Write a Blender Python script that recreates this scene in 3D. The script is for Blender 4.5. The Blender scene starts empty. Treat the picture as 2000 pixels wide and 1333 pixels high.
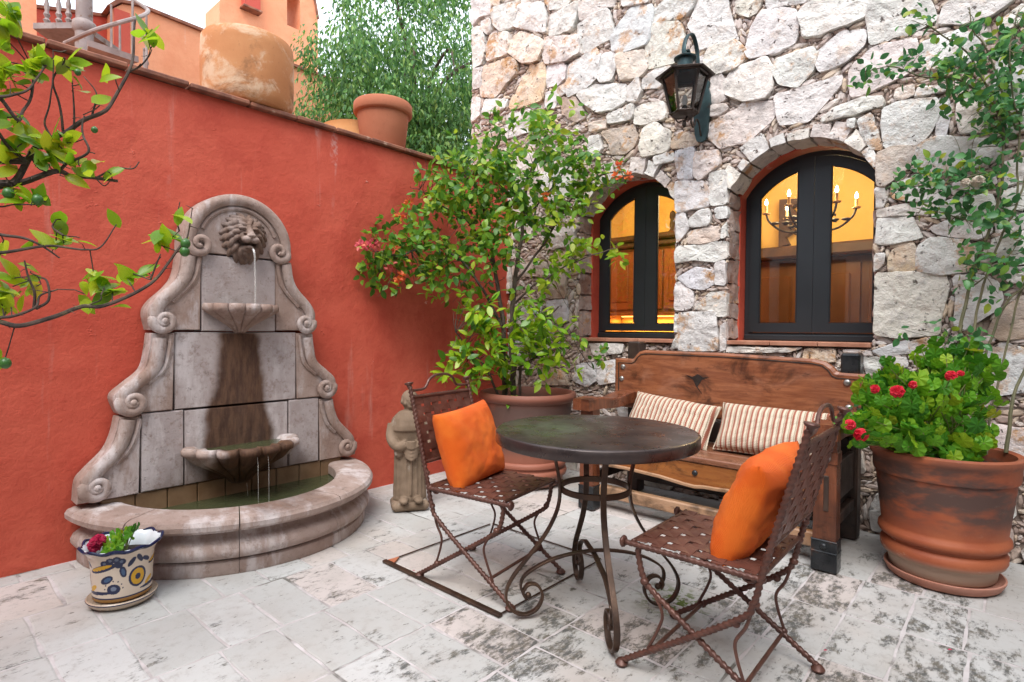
import bpy, bmesh, math, random
import numpy as np
from mathutils import Vector, Matrix, noise
PI = math.pi
scene = bpy.context.scene
COL = scene.collection
random.seed(7)

# ------------------------------------------------------------------ camera
YAW, PITCH, ROLL = math.radians(41.8), math.radians(-1.15), math.radians(0.5)
f0 = Vector((-math.sin(YAW), math.cos(YAW), 0)); r0 = Vector((math.cos(YAW), math.sin(YAW), 0)); u0 = Vector((0, 0, 1))
fw = f0*math.cos(PITCH) + u0*math.sin(PITCH); u1 = r0.cross(fw)
rt = r0*math.cos(ROLL) + u1*math.sin(ROLL); up = u1*math.cos(ROLL) - r0*math.sin(ROLL)
cd = bpy.data.cameras.new('camera'); cam = bpy.data.objects.new('camera', cd); COL.objects.link(cam)
cam.matrix_world = Matrix(((rt.x, up.x, -fw.x, 3.51), (rt.y, up.y, -fw.y, -3.78), (rt.z, up.z, -fw.z, 1.15), (0, 0, 0, 1)))
cd.lens = 36*1100/2000; cd.sensor_width = 36; cd.clip_start = 0.02; cd.clip_end = 500
scene.camera = cam

# ------------------------------------------------------------------ sky, sun, exposure
SUN_EL, SUN_AZ = math.radians(55), math.radians(152)      # azimuth clockwise from +y
w = bpy.data.worlds.new('World'); scene.world = w; w.use_nodes = True
nt = w.node_tree; bg = nt.nodes['Background']
sky = nt.nodes.new('ShaderNodeTexSky'); sky.sky_type = 'NISHITA'; sky.sun_disc = False
sky.sun_elevation = SUN_EL; sky.sun_rotation = SUN_AZ; sky.air_density = 1.0; sky.dust_density = 2.0; sky.ozone_density = 1.0
# bright thin overcast over the blue: a cloud sheet with a few paler breaks, the same all round
tcw = nt.nodes.new('ShaderNodeTexCoord'); nzw = nt.nodes.new('ShaderNodeTexNoise'); nzw.inputs['Scale'].default_value = 2.2; nzw.inputs['Detail'].default_value = 5
mrw = nt.nodes.new('ShaderNodeMapRange'); mrw.inputs[1].default_value = .35; mrw.inputs[2].default_value = .65; mrw.inputs[3].default_value = .72; mrw.inputs[4].default_value = .92
mxw = nt.nodes.new('ShaderNodeMix'); mxw.data_type = 'RGBA'; mxw.inputs[7].default_value = (6.1, 6.55, 7.15, 1)
nt.links.new(tcw.outputs['Generated'], nzw.inputs[0]); nt.links.new(nzw.outputs[0], mrw.inputs[0]); nt.links.new(mrw.outputs[0], mxw.inputs[0])
nt.links.new(sky.outputs[0], mxw.inputs[6]); nt.links.new(mxw.outputs[2], bg.inputs[0]); bg.inputs[1].default_value = 0.15
sd = bpy.data.lights.new('sun', 'SUN'); sd.energy = 1.5; sd.angle = math.radians(35); sd.color = (1.0, 0.985, 0.955)
so = bpy.data.objects.new('sun', sd); COL.objects.link(so)
sv = Vector((math.sin(SUN_AZ)*math.cos(SUN_EL), math.cos(SUN_AZ)*math.cos(SUN_EL), math.sin(SUN_EL)))
so.rotation_euler = sv.to_track_quat('Z', 'Y').to_euler(); so.location = (4, -6, 9)
scene.view_settings.view_transform = 'Standard'; scene.view_settings.look = 'None'
scene.view_settings.exposure = 1.2; scene.view_settings.gamma = 1.0
scene.view_settings.use_curve_mapping = False
scene.render.engine = 'CYCLES'
scene.cycles.max_bounces = 5; scene.cycles.diffuse_bounces = 3; scene.cycles.glossy_bounces = 3; scene.cycles.transparent_max_bounces = 8; scene.cycles.transmission_bounces = 4

# ------------------------------------------------------------------ tags
def tag(o, label, cat, group=None):
    o['label'] = label; o['category'] = cat
    if group: o['group'] = group
    return o
def struct(o): o['kind'] = 'structure'; return o
def empty(name, loc=(0, 0, 0), rz=0.0):
    o = bpy.data.objects.new(name, None); COL.objects.link(o); o.location = loc; o.rotation_euler = (0, 0, rz); o.empty_display_size = .1
    return o
def link(name, me, parent=None):
    o = bpy.data.objects.new(name, me); COL.objects.link(o)
    if parent: o.parent = parent
    return o

# ------------------------------------------------------------------ materials
def srgb(r, g, b):
    f = lambda c: (c/12.92 if c <= .04045 else ((c+.055)/1.055)**2.4)
    return (f(r/255), f(g/255), f(b/255))
class NT:
    def __init__(s, name):
        s.m = bpy.data.materials.new(name); s.m.use_nodes = True; s.t = s.m.node_tree
        s.b = s.t.nodes['Principled BSDF']; s.o = s.t.nodes['Material Output']
        s._tc = None
    def n(s, typ, **kw):
        x = s.t.nodes.new('ShaderNode'+typ)
        for k, v in kw.items():
            if k.startswith('i_'): x.inputs[int(k[2:])].default_value = v
            else: setattr(x, k, v)
        return x
    def l(s, a, b): s.t.links.new(a, b)
    @property
    def co(s):
        if not s._tc: s._tc = s.n('TexCoord')
        return s._tc.outputs['Object']
    def noise(s, scale, detail=4, rough=.55, vec=None, dist=0):
        x = s.n('TexNoise'); x.inputs['Scale'].default_value = scale; x.inputs['Detail'].default_value = detail
        x.inputs['Roughness'].default_value = rough; x.inputs['Distortion'].default_value = dist
        s.l(vec if vec is not None else s.co, x.inputs['Vector']); return x.outputs[0]
    def vscale(s, v, vec=None):
        x = s.n('Mapping'); x.inputs['Scale'].default_value = v; s.l(vec if vec is not None else s.co, x.inputs['Vector']); return x.outputs[0]
    def ramp(s, fac, a, b, va=0., vb=1.):
        x = s.n('MapRange'); x.interpolation_type = 'SMOOTHSTEP'
        for i, v in zip((1, 2, 3, 4), (a, b, va, vb)): x.inputs[i].default_value = v
        s.l(fac, x.inputs[0]); return x.outputs[0]
    def mix(s, fac, a, b, mode='MIX'):
        x = s.n('Mix'); x.data_type = 'RGBA'; x.blend_type = mode
        for i, v in ((0, fac), (6, a), (7, b)):
            if hasattr(v, 'links'): s.l(v, x.inputs[i])
            elif i == 0: x.inputs[0].default_value = v
            else: x.inputs[i].default_value = (*v[:3], 1)
        return x.outputs[2]
    def math(s, op, a, b=0.):
        x = s.n('Math', operation=op)
        for i, v in ((0, a), (1, b)):
            if hasattr(v, 'links'): s.l(v, x.inputs[i])
            else: x.inputs[i].default_value = v
        return x.outputs[0]
    def color(s, c):
        if hasattr(c, 'links'): s.l(c, s.b.inputs['Base Color'])
        else: s.b.inputs['Base Color'].default_value = (*c, 1)
    def rough(s, r):
        if hasattr(r, 'links'): s.l(r, s.b.inputs['Roughness'])
        else: s.b.inputs['Roughness'].default_value = r
    def bump(s, h, dist=.004, strength=.6):
        x = s.n('Bump'); x.inputs['Distance'].default_value = dist; x.inputs['Strength'].default_value = strength
        s.l(h, x.inputs['Height']); s.l(x.outputs[0], s.b.inputs['Normal'])
def M(name, c1, c2, scale=6, rough=.8, bump=.003, bscale=40, c3=None, s3=18, metal=0., spec=.4, lo=.35, hi=.65, t3=(.58, .7), detail=5, vs=None):
    k = NT(name); v = k.vscale(vs) if vs else None
    c = k.mix(k.ramp(k.noise(scale, detail, vec=v), lo, hi), c1, c2)
    if c3: c = k.mix(k.ramp(k.noise(s3, detail, vec=v), *t3), c, c3)
    k.color(c); k.rough(k.ramp(k.noise(scale*2.3, 3), .3, .7, max(0, rough-.1), min(1, rough+.1)))
    k.b.inputs['Metallic'].default_value = metal; k.b.inputs['Specular IOR Level'].default_value = spec
    if bump: k.bump(k.noise(bscale, 6, .65, vec=v), bump)
    return k.m

# ------------------------------------------------------------------ mesh builder
class MB:
    def __init__(s): s.v = []; s.f = []; s.uv = None
    def add(s, vs, fs, mat=None):
        n = len(s.v)
        s.v += [tuple(mat @ Vector(p)) if mat else tuple(p) for p in vs]
        s.f += [tuple(i+n for i in f) for f in fs]
    def box(s, c, size, mat=None, bev=0.0):
        x, y, z = (q/2 for q in size); b = min(bev, x*.9, y*.9, z*.9)
        if b <= 0:
            P = [(c[0]+i*x, c[1]+j*y, c[2]+k*z) for i in (-1, 1) for j in (-1, 1) for k in (-1, 1)]
            s.add(P, [(0, 1, 3, 2), (4, 6, 7, 5), (0, 4, 5, 1), (2, 3, 7, 6), (0, 2, 6, 4), (1, 5, 7, 3)], mat)
            return
        P = []; idx = {}
        for i in (-1, 1):
            for j in (-1, 1):
                for k in (-1, 1):
                    for a in range(3):
                        q = [x-b, y-b, z-b]; q[a] += b
                        idx[i, j, k, a] = len(P); P.append((c[0]+i*q[0], c[1]+j*q[1], c[2]+k*q[2]))
        F = []
        def fx(l, flip): F.append(tuple(l[::-1]) if flip else tuple(l))
        for a in range(3):
            for sg in (-1, 1):
                o = [t for t in range(3) if t != a]; l = []
                for u, v_ in ((-1, -1), (1, -1), (1, 1), (-1, 1)):
                    k3 = [0, 0, 0]; k3[a] = sg; k3[o[0]] = u; k3[o[1]] = v_; l.append(idx[(*k3, a)])
                fx(l, (sg < 0) != (a == 1))
        for a in range(3):      # edges along axis a
            o = [t for t in range(3) if t != a]
            for u in (-1, 1):
                for v_ in (-1, 1):
                    k0 = [0, 0, 0]; k0[o[0]] = u; k0[o[1]] = v_; k1 = list(k0); k0[a] = -1; k1[a] = 1
                    fx([idx[(*k0, o[0])], idx[(*k1, o[0])], idx[(*k1, o[1])], idx[(*k0, o[1])]], (u*v_ > 0) != (a == 1))
        for i in (-1, 1):
            for j in (-1, 1):
                for k in (-1, 1):
                    fx([idx[i, j, k, 0], idx[i, j, k, 1], idx[i, j, k, 2]], i*j*k < 0)
        s.add(P, F, mat)
    def tube(s, pts, rad, n=6, cap=True, prof=None, twist=0., up=None, closed=False):
        pts = [Vector(p) for p in pts]; m = len(pts)
        if m < 2: return
        R = [rad(i/(m-1)) if callable(rad) else rad for i in range(m)]
        ref = Vector(up) if up else None; base = len(s.v); N = None
        acc = 0.
        for i, p in enumerate(pts):
            if closed: t = pts[(i+1) % m]-pts[i-1]
            else: t = pts[min(i+1, m-1)]-pts[max(i-1, 0)]
            t = t.normalized() if t.length > 1e-9 else Vector((0, 0, 1))
            if N is None:
                N = ref if ref else (Vector((0, 0, 1)) if abs(t.z) < .9 else Vector((1, 0, 0)))
            if ref: N = ref
            N = (N-t*N.dot(t)); N = N.normalized() if N.length > 1e-6 else t.orthogonal().normalized()
            Bn = t.cross(N)
            if i: acc += (pts[i]-pts[i-1]).length
            for k in range(n):
                a = 2*PI*k/n
                if prof: a2, b2 = prof[k]; q = (a2*R[i], b2*R[i])
                else: q = (math.cos(a)*R[i], math.sin(a)*R[i])
                if twist:
                    tw = twist*acc; rr = R[i]*(1+.2*math.cos(2*(a-tw))) ; q = (math.cos(a)*rr, math.sin(a)*rr)
                s.v.append(tuple(p+N*q[0]+Bn*q[1]))
        rng = m if closed else m-1
        for i in range(rng):
            j = (i+1) % m
            for k in range(n):
                k2 = (k+1) % n
                s.f.append((base+i*n+k, base+i*n+k2, base+j*n+k2, base+j*n+k))
        if cap and not closed:
            s.f.append(tuple(base+k for k in range(n))[::-1]); s.f.append(tuple(base+(m-1)*n+k for k in range(n)))
    def lathe(s, prof, n=48, a0=0., a1=2*PI, rmod=None, mat=None, sx=1., sy=1.):
        full = abs(a1-a0-2*PI) < 1e-6; cols = n if full else n+1; P = []
        for c in range(cols):
            a = a0+(a1-a0)*c/n
            for j, (r, z) in enumerate(prof):
                rr = r*(rmod(a, z, j) if rmod else 1.)
                P.append((rr*math.cos(a)*sx, rr*math.sin(a)*sy, z))
        m = len(prof); F = []
        for c in range(n):
            d = (c+1) % cols
            for j in range(m-1): F.append((c*m+j, d*m+j, d*m+j+1, c*m+j+1))
        s.add(P, F, mat)
    def prism(s, poly, a, b, axis='y', mat=None):
        """poly in the plane across axis; a,b along it. axis y: (x,z); x: (y,z); z: (x,y)"""
        n = len(poly)
        def P(p, d): return {'y': (p[0], d, p[1]), 'x': (d, p[0], p[1]), 'z': (p[0], p[1], d)}[axis]
        V = [P(p, a) for p in poly]+[P(p, b) for p in poly]
        F = [tuple(range(n)), tuple(range(2*n-1, n-1, -1))]+[(i, i+n, (i+1) % n+n, (i+1) % n) for i in range(n)]
        s.add(V, F, mat)
    def ball(s, c, r, rot=None, seg=12, rings=8):
        V = []; F = []
        r = (r, r, r) if not hasattr(r, '__len__') else r
        for i in range(rings+1):
            th = PI*i/rings
            for j in range(seg):
                ph = 2*PI*j/seg; q = Vector((r[0]*math.sin(th)*math.cos(ph), r[1]*math.sin(th)*math.sin(ph), r[2]*math.cos(th)))
                if rot: q = rot @ q
                V.append(tuple(Vector(c)+q))
        for i in range(rings):
            for j in range(seg):
                k = (j+1) % seg; F.append((i*seg+j, (i+1)*seg+j, (i+1)*seg+k, i*seg+k))
        s.add(V, F)
    def mesh(s, name, mat=None, smooth=True, fix=True, sharp=None):
        me = bpy.data.meshes.new(name); me.from_pydata(s.v, [], s.f); me.validate()
        if fix:
            bm = bmesh.new(); bm.from_mesh(me); bmesh.ops.remove_doubles(bm, verts=bm.verts, dist=1e-5)
            bmesh.ops.recalc_face_normals(bm, faces=bm.faces); bm.to_mesh(me); bm.free()
        if mat: me.materials.append(mat)
        if smooth:
            me.polygons.foreach_set('use_smooth', [True]*len(me.polygons))
            if sharp is not None:
                try: me.set_sharp_from_angle(angle=math.radians(sharp))
                except Exception: pass
        me.update(); return me
    def build(s, name, mat=None, parent=None, smooth=True, fix=True, sharp=40):
        return link(name, s.mesh(name, mat, smooth, fix, sharp), parent)
def crom(P, per=8):
    """Catmull-Rom through points"""
    P = [Vector(p) for p in P]; out = []
    Q = [P[0]*2-P[1]]+P+[P[-1]*2-P[-2]]
    for i in range(1, len(Q)-2):
        a, b, c, d = Q[i-1:i+3]
        for k in range(per):
            t = k/per
            out.append(.5*((2*b)+(c-a)*t+(2*a-5*b+4*c-d)*t*t+(3*b-a-3*c+d)*t**3))
    out.append(P[-1]); return out
def rs(pts, step):
    """resample a polyline"""
    pts = [Vector(p) for p in pts]; out = [pts[0]]; acc = 0.
    for a, b in zip(pts, pts[1:]):
        L = (b-a).length; d = step-acc
        while d <= L and L > 0:
            out.append(a.lerp(b, d/L)); d += step
        acc = (acc+L) % step if L+acc >= step else acc+L
    if (out[-1]-pts[-1]).length > step*.2: out.append(pts[-1])
    return out
STONES = [
('w',[(-396,4284),(-169,4199),(-156,4067),(-276,4077),(-387,4030)]),
('o',[(-146,4190),(-18,4141),(-40,4092),(-133,4118)]),
('w',[(-145,4088),(28,4074),(194,4045),(184,3968),(131,3841),(-15,3850),(-96,3928)]),
('w',[(204,4057),(445,3966),(455,3954),(226,4000)]),
('w',[(205,4000),(455,3938),(497,3792),(488,3671),(142,3837)]),
('w',[(475,3954),(764,3845),(709,3806),(536,3839)]),
('w',[(566,3782),(828,3791),(812,3649),(758,3594),(538,3623),(527,3719)]),
('p',[(855,3810),(1165,3693),(1149,3635),(1074,3656),(920,3633),(857,3633),(843,3727)]),
('w',[(840,3617),(937,3627),(1108,3636),(1151,3473),(1144,3405),(861,3382),(827,3526)]),
('w',[(1230,3668),(1455,3582),(1456,3549),(1247,3599)]),
('g',[(1295,3554),(1388,3547),(1493,3518),(1474,3308),(1438,3253),(1228,3259),(1154,3317),(1152,3430)]),
('w',[(-263,4021),(-150,4006),(-143,3911),(-190,3876),(-263,3952)]),
('w',[(-349,3999),(-263,3978),(-225,3863),(-224,3743),(-247,3640),(-382,3629),(-393,3997)]),
('c',[(-142,3860),(76,3803),(77,3713),(56,3629),(-193,3640),(-200,3753)]),
('t',[(143,3756),(229,3759),(449,3630),(470,3537),(421,3451),(254,3479),(78,3630),(88,3709)]),
('p',[(499,3621),(823,3520),(852,3377),(714,3361),(502,3403),(470,3506)]),
('t',[(-222,3590),(101,3566),(167,3521),(169,3423),(-9,3326),(-89,3281),(-268,3337),(-281,3418)]),
('w',[(-382,3611),(-247,3597),(-281,3427),(-387,3439)]),
('o',[(318,3435),(482,3409),(493,3289),(485,3183),(455,3113),(128,3117),(95,3158),(234,3340)]),
('w',[(502,3388),(696,3351),(712,3219),(612,3186),(524,3203),(493,3282)]),
('w',[(743,3307),(993,3369),(1045,3295),(1030,3134),(927,3076),(746,3059),(726,3185)]),
('w',[(1071,3301),(1187,3286),(1189,3159),(1157,3077),(1057,3084),(1030,3134)]),
('t',[(1203,3259),(1438,3212),(1455,3079),(1395,3036),(1239,3053),(1196,3192)]),
('w',[(901,3069),(988,3081),(1255,3021),(1280,2952),(1273,2884),(1127,2858),(1034,2860),(902,2966),(847,3039)]),
('w',[(1287,2984),(1388,3031),(1412,2922),(1383,2855),(1289,2880)]),
('w',[(632,3158),(717,3187),(727,3102),(633,3074)]),
('w',[(505,3154),(622,3168),(605,3005),(496,3032)]),
('w',[(-219,3290),(49,3228),(39,3156),(-87,3129),(-242,3159)]),
('w',[(-392,3353),(-292,3327),(-279,3168),(-390,3125)]),
('b',[(662,3066),(811,3042),(876,2951),(895,2858),(814,2840),(682,2932)]),
('w',[(1484,3478),(1600,3514),(1827,3441),(1768,3375),(1721,3353),(1507,3396)]),
('c',[(1471,3383),(1708,3316),(1737,3219),(1725,3069),(1670,3054),(1460,3077),(1447,3236)]),
('w',[(1840,3436),(2032,3363),(2046,3279),(2079,3147),(2110,3076),(1962,3094),(1852,3092),(1818,3192),(1770,3272),(1802,3343)]),
('c',[(2094,3322),(2171,3311),(2264,3276),(2231,3206),(2179,3189),(2107,3245)]),
('w',[(2254,3186),(2327,3188),(2447,3138),(2474,3055),(2455,2938),(2332,2915),(2189,2925),(2165,2980),(2198,3106)]),
('w',[(2292,3265),(2529,3175),(2504,3162),(2321,3193),(2287,3220)]),
('w',[(2513,3134),(2587,3153),(2855,3051),(2851,2976),(2768,2948),(2591,2937),(2522,2946),(2482,3090)]),
('c',[(1924,3076),(2086,3072),(2165,2980),(2166,2932),(2095,2882),(1940,2884),(1888,2918),(1893,3017)]),
('c',[(2101,2886),(2287,2888),(2333,2822),(2324,2686),(2291,2642),(2164,2652),(2036,2734),(2029,2816)]),
('w',[(2354,2862),(2560,2870),(2586,2823),(2568,2735),(2481,2659),(2379,2699),(2339,2786)]),
('w',[(1424,3007),(1527,3044),(1643,3029),(1601,2989),(1559,2909),(1417,2941)]),
('w',[(1833,3048),(1880,3021),(1874,2947),(1835,2959)]),
('p',[(1940,2872),(2009,2870),(2030,2754),(2037,2697),(1956,2681),(1929,2782)]),
('p',[(1943,2678),(2038,2666),(2057,2631),(1995,2603),(1938,2605)]),
('p',[(1939,2561),(2051,2596),(2165,2640),(2303,2616),(2337,2583),(2328,2499),(2192,2400),(2011,2384),(1940,2467)]),
('w',[(2355,2643),(2483,2643),(2709,2660),(2710,2607),(2610,2501),(2544,2436),(2388,2452),(2364,2535)]),
('w',[(2711,2909),(2825,2890),(2837,2841),(2827,2793),(2743,2729),(2607,2710),(2581,2778),(2598,2840)]),
('w',[(2861,3036),(3127,2942),(3148,2868),(3144,2822),(3050,2800),(2866,2787),(2849,2926)]),
('w',[(3191,2888),(3252,2901),(3474,2816),(3381,2761),(3269,2760),(3174,2800)]),
('p',[(2872,2766),(3066,2746),(3079,2601),(3003,2562),(2821,2518),(2775,2524),(2761,2671)]),
('w',[(3102,2716),(3246,2733),(3325,2683),(3330,2624),(3314,2554),(3105,2570),(3098,2656)]),
('w',[(3475,2766),(3508,2776),(3550,2706),(3510,2693),(3426,2666),(3421,2724)]),
('w',[(2695,2479),(2821,2499),(2920,2479),(2927,2427),(2823,2415),(2630,2409),(2624,2437)]),
('p',[(2989,2504),(3071,2500),(3072,2451),(3026,2432),(2979,2451)]),
('w',[(3087,2478),(3237,2454),(3233,2425),(3077,2437)]),
('w',[(2932,2406),(3006,2425),(3172,2400),(3174,2298),(3141,2227),(3097,2182),(2990,2180),(2942,2196),(2929,2313)]),
('g',[(3182,2392),(3225,2386),(3231,2302),(3214,2193),(3168,2209),(3174,2304)]),
('c',[(3258,2360),(3326,2371),(3364,2287),(3366,2183),(3275,2203),(3255,2284)]),
('w',[(2806,2373),(2878,2395),(2896,2307),(2925,2219),(2926,2187),(2871,2198),(2825,2292)]),
('w',[(2755,2386),(2795,2389),(2790,2332),(2756,2346)]),
('b',[(2904,2156),(2970,2184),(3096,2163),(3073,2082),(3028,2035),(2952,1976),(2898,1985)]),
('w',[(3104,2166),(3152,2191),(3196,2191),(3326,2158),(3400,2133),(3425,2090),(3419,2035),(3348,2012),(3235,2008),(3082,2030),(3085,2100)]),
('w',[(2991,1975),(3115,2015),(3208,1949),(3229,1917),(3206,1852),(3077,1870),(2988,1899)]),
('w',[(2903,1969),(2948,1961),(2953,1888),(2941,1859),(2901,1859)]),
('c',[(2905,1848),(3035,1861),(3167,1838),(3160,1794),(3037,1800),(2906,1806)]),
('w',[(2902,1796),(3075,1785),(3105,1706),(3110,1665),(2997,1651),(2905,1655)]),
('w',[(3259,1960),(3414,1953),(3422,1905),(3313,1894),(3248,1914)]),
('w',[(3175,1822),(3230,1853),(3401,1861),(3424,1774),(3315,1764),(3168,1768)]),
('w',[(3162,1715),(3240,1750),(3382,1746),(3405,1673),(3355,1636),(3261,1655),(3182,1683)]),
('w',[(3426,1718),(3529,1751),(3563,1710),(3531,1669),(3427,1657)]),
('w',[(3444,2012),(3523,2024),(3575,1969),(3526,1915),(3450,1891)]),
('w',[(3440,1864),(3526,1888),(3578,1825),(3529,1769),(3460,1769)]),
('o',[(2990,1617),(3079,1643),(3097,1594),(3093,1494),(2969,1502),(2970,1577)]),
('w',[(3107,1620),(3161,1662),(3291,1636),(3351,1592),(3319,1479),(3217,1466),(3102,1493)]),
('w',[(2905,1597),(2958,1599),(2950,1537),(2904,1492)]),
('c',[(2910,1477),(3009,1479),(3223,1459),(3225,1342),(3201,1230),(3192,1151),(3016,1132),(2916,1148),(2901,1345)]),
('w',[(3259,1444),(3349,1452),(3437,1410),(3457,1328),(3440,1279),(3315,1178),(3269,1204),(3276,1333)]),
('g',[(2905,1123),(3067,1116),(3074,1041),(2948,1023),(2900,1050)]),
('w',[(3078,1103),(3202,1138),(3230,1086),(3194,1045),(3086,1008)]),
('w',[(2859,1006),(2937,1016),(2944,925),(2879,911)]),
('w',[(2955,1002),(3063,1021),(3075,967),(2979,941)]),
('b',[(2866,906),(2927,910),(2922,854),(2880,829)]),
('b',[(3404,1160),(3440,1254),(3513,1326),(3537,1338),(3577,1264),(3580,1143),(3457,1123)]),
('g',[(3387,1039),(3457,1104),(3522,1081),(3583,992),(3585,883),(3439,841),(3408,952)]),
('w',[(3418,1629),(3497,1658),(3569,1650),(3572,1506),(3482,1494),(3405,1568)]),
('w',[(3464,1483),(3573,1481),(3574,1403),(3474,1408)]),
('w',[(1694,2201),(1884,2183),(1930,2112),(1938,2017),(1698,1992)]),
('w',[(1935,2224),(2048,2223),(2056,2129),(2058,2006),(1951,2009),(1931,2087)]),
('w',[(1971,1987),(2058,1988),(2060,1908),(1985,1911)]),
('g',[(1684,2425),(1827,2422),(1816,2271),(1817,2213),(1715,2224),(1693,2319)]),
('p',[(1841,2381),(1996,2368),(2004,2268),(1941,2236),(1864,2192),(1824,2231),(1822,2333)]),
('w',[(1519,2418),(1670,2428),(1678,2361),(1535,2355)]),
('c',[(1420,2567),(1441,2644),(1530,2657),(1640,2572),(1641,2480),(1599,2436),(1429,2436),(1409,2508)]),
('o',[(1655,2510),(1724,2553),(1839,2502),(1860,2440),(1773,2433),(1656,2450)]),
('w',[(1122,2817),(1339,2846),(1348,2761),(1325,2732),(1131,2750)]),
('c',[(1362,2806),(1461,2821),(1586,2802),(1609,2684),(1574,2673),(1426,2674),(1356,2697)]),
('t',[(960,2791),(1105,2792),(1115,2719),(961,2725)]),
('b',[(1073,2692),(1341,2687),(1381,2603),(1359,2539),(1289,2491),(1159,2510),(1141,2599)]),
('w',[(953,2683),(1048,2676),(1075,2563),(1016,2510),(946,2516)]),
('w',[(1701,1985),(1765,1976),(1792,1876),(1743,1801),(1704,1780),(1698,1903)]),
('w',[(1800,1932),(1858,1972),(1939,1985),(1948,1898),(1925,1869),(1809,1874)]),
('t',[(1794,1804),(1835,1855),(2013,1851),(2006,1767),(1870,1752),(1794,1763)]),
('w',[(2028,1849),(2055,1877),(2057,1777),(2022,1773)]),
('w',[(1696,1707),(1726,1745),(1870,1748),(2057,1754),(2059,1646),(1969,1622),(1838,1647),(1711,1632)]),
('g',[(1721,1526),(1839,1591),(1970,1559),(1987,1480),(1899,1437),(1808,1456)]),
('w',[(1985,1613),(2055,1623),(2058,1461),(1987,1472)]),
('w',[(1691,1486),(1730,1492),(1833,1423),(1827,1319),(1759,1300),(1694,1305)]),
('w',[(1835,1303),(1948,1411),(2059,1415),(2057,1252),(1999,1253),(1982,1292)]),
('w',[(1725,1272),(1990,1284),(2000,1167),(2010,1026),(1737,1018)]),
('w',[(1690,1264),(1721,1264),(1718,1149),(1692,1149)]),
('w',[(2023,1183),(2062,1206),(2065,1036),(2026,1019)]),
('w',[(1684,1116),(1727,1133),(1729,1034),(1685,1025)]),
('c',[(2085,1058),(2399,1065),(2527,1052),(2443,1023),(2086,1011)]),
('o',[(2548,1051),(2709,1051),(2710,977),(2611,972),(2539,975)]),
('p',[(2757,1053),(2887,1061),(2888,1022),(2767,1017)]),
('b',[(582,1610),(716,1629),(736,1423),(573,1419)]),
('g',[(550,1393),(742,1396),(755,1227),(655,1228),(551,1320)]),
('c',[(969,1046),(1283,1061),(1265,978),(1012,952)]),
('g',[(846,858),(1012,901),(1045,757),(953,699),(815,742)]),
('w',[(1053,894),(1228,927),(1231,761),(1065,724)]),
('b',[(486,868),(716,798),(783,704),(489,683)]),
('o',[(602,1789),(736,1796),(738,1636),(683,1640)]),
]
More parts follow.
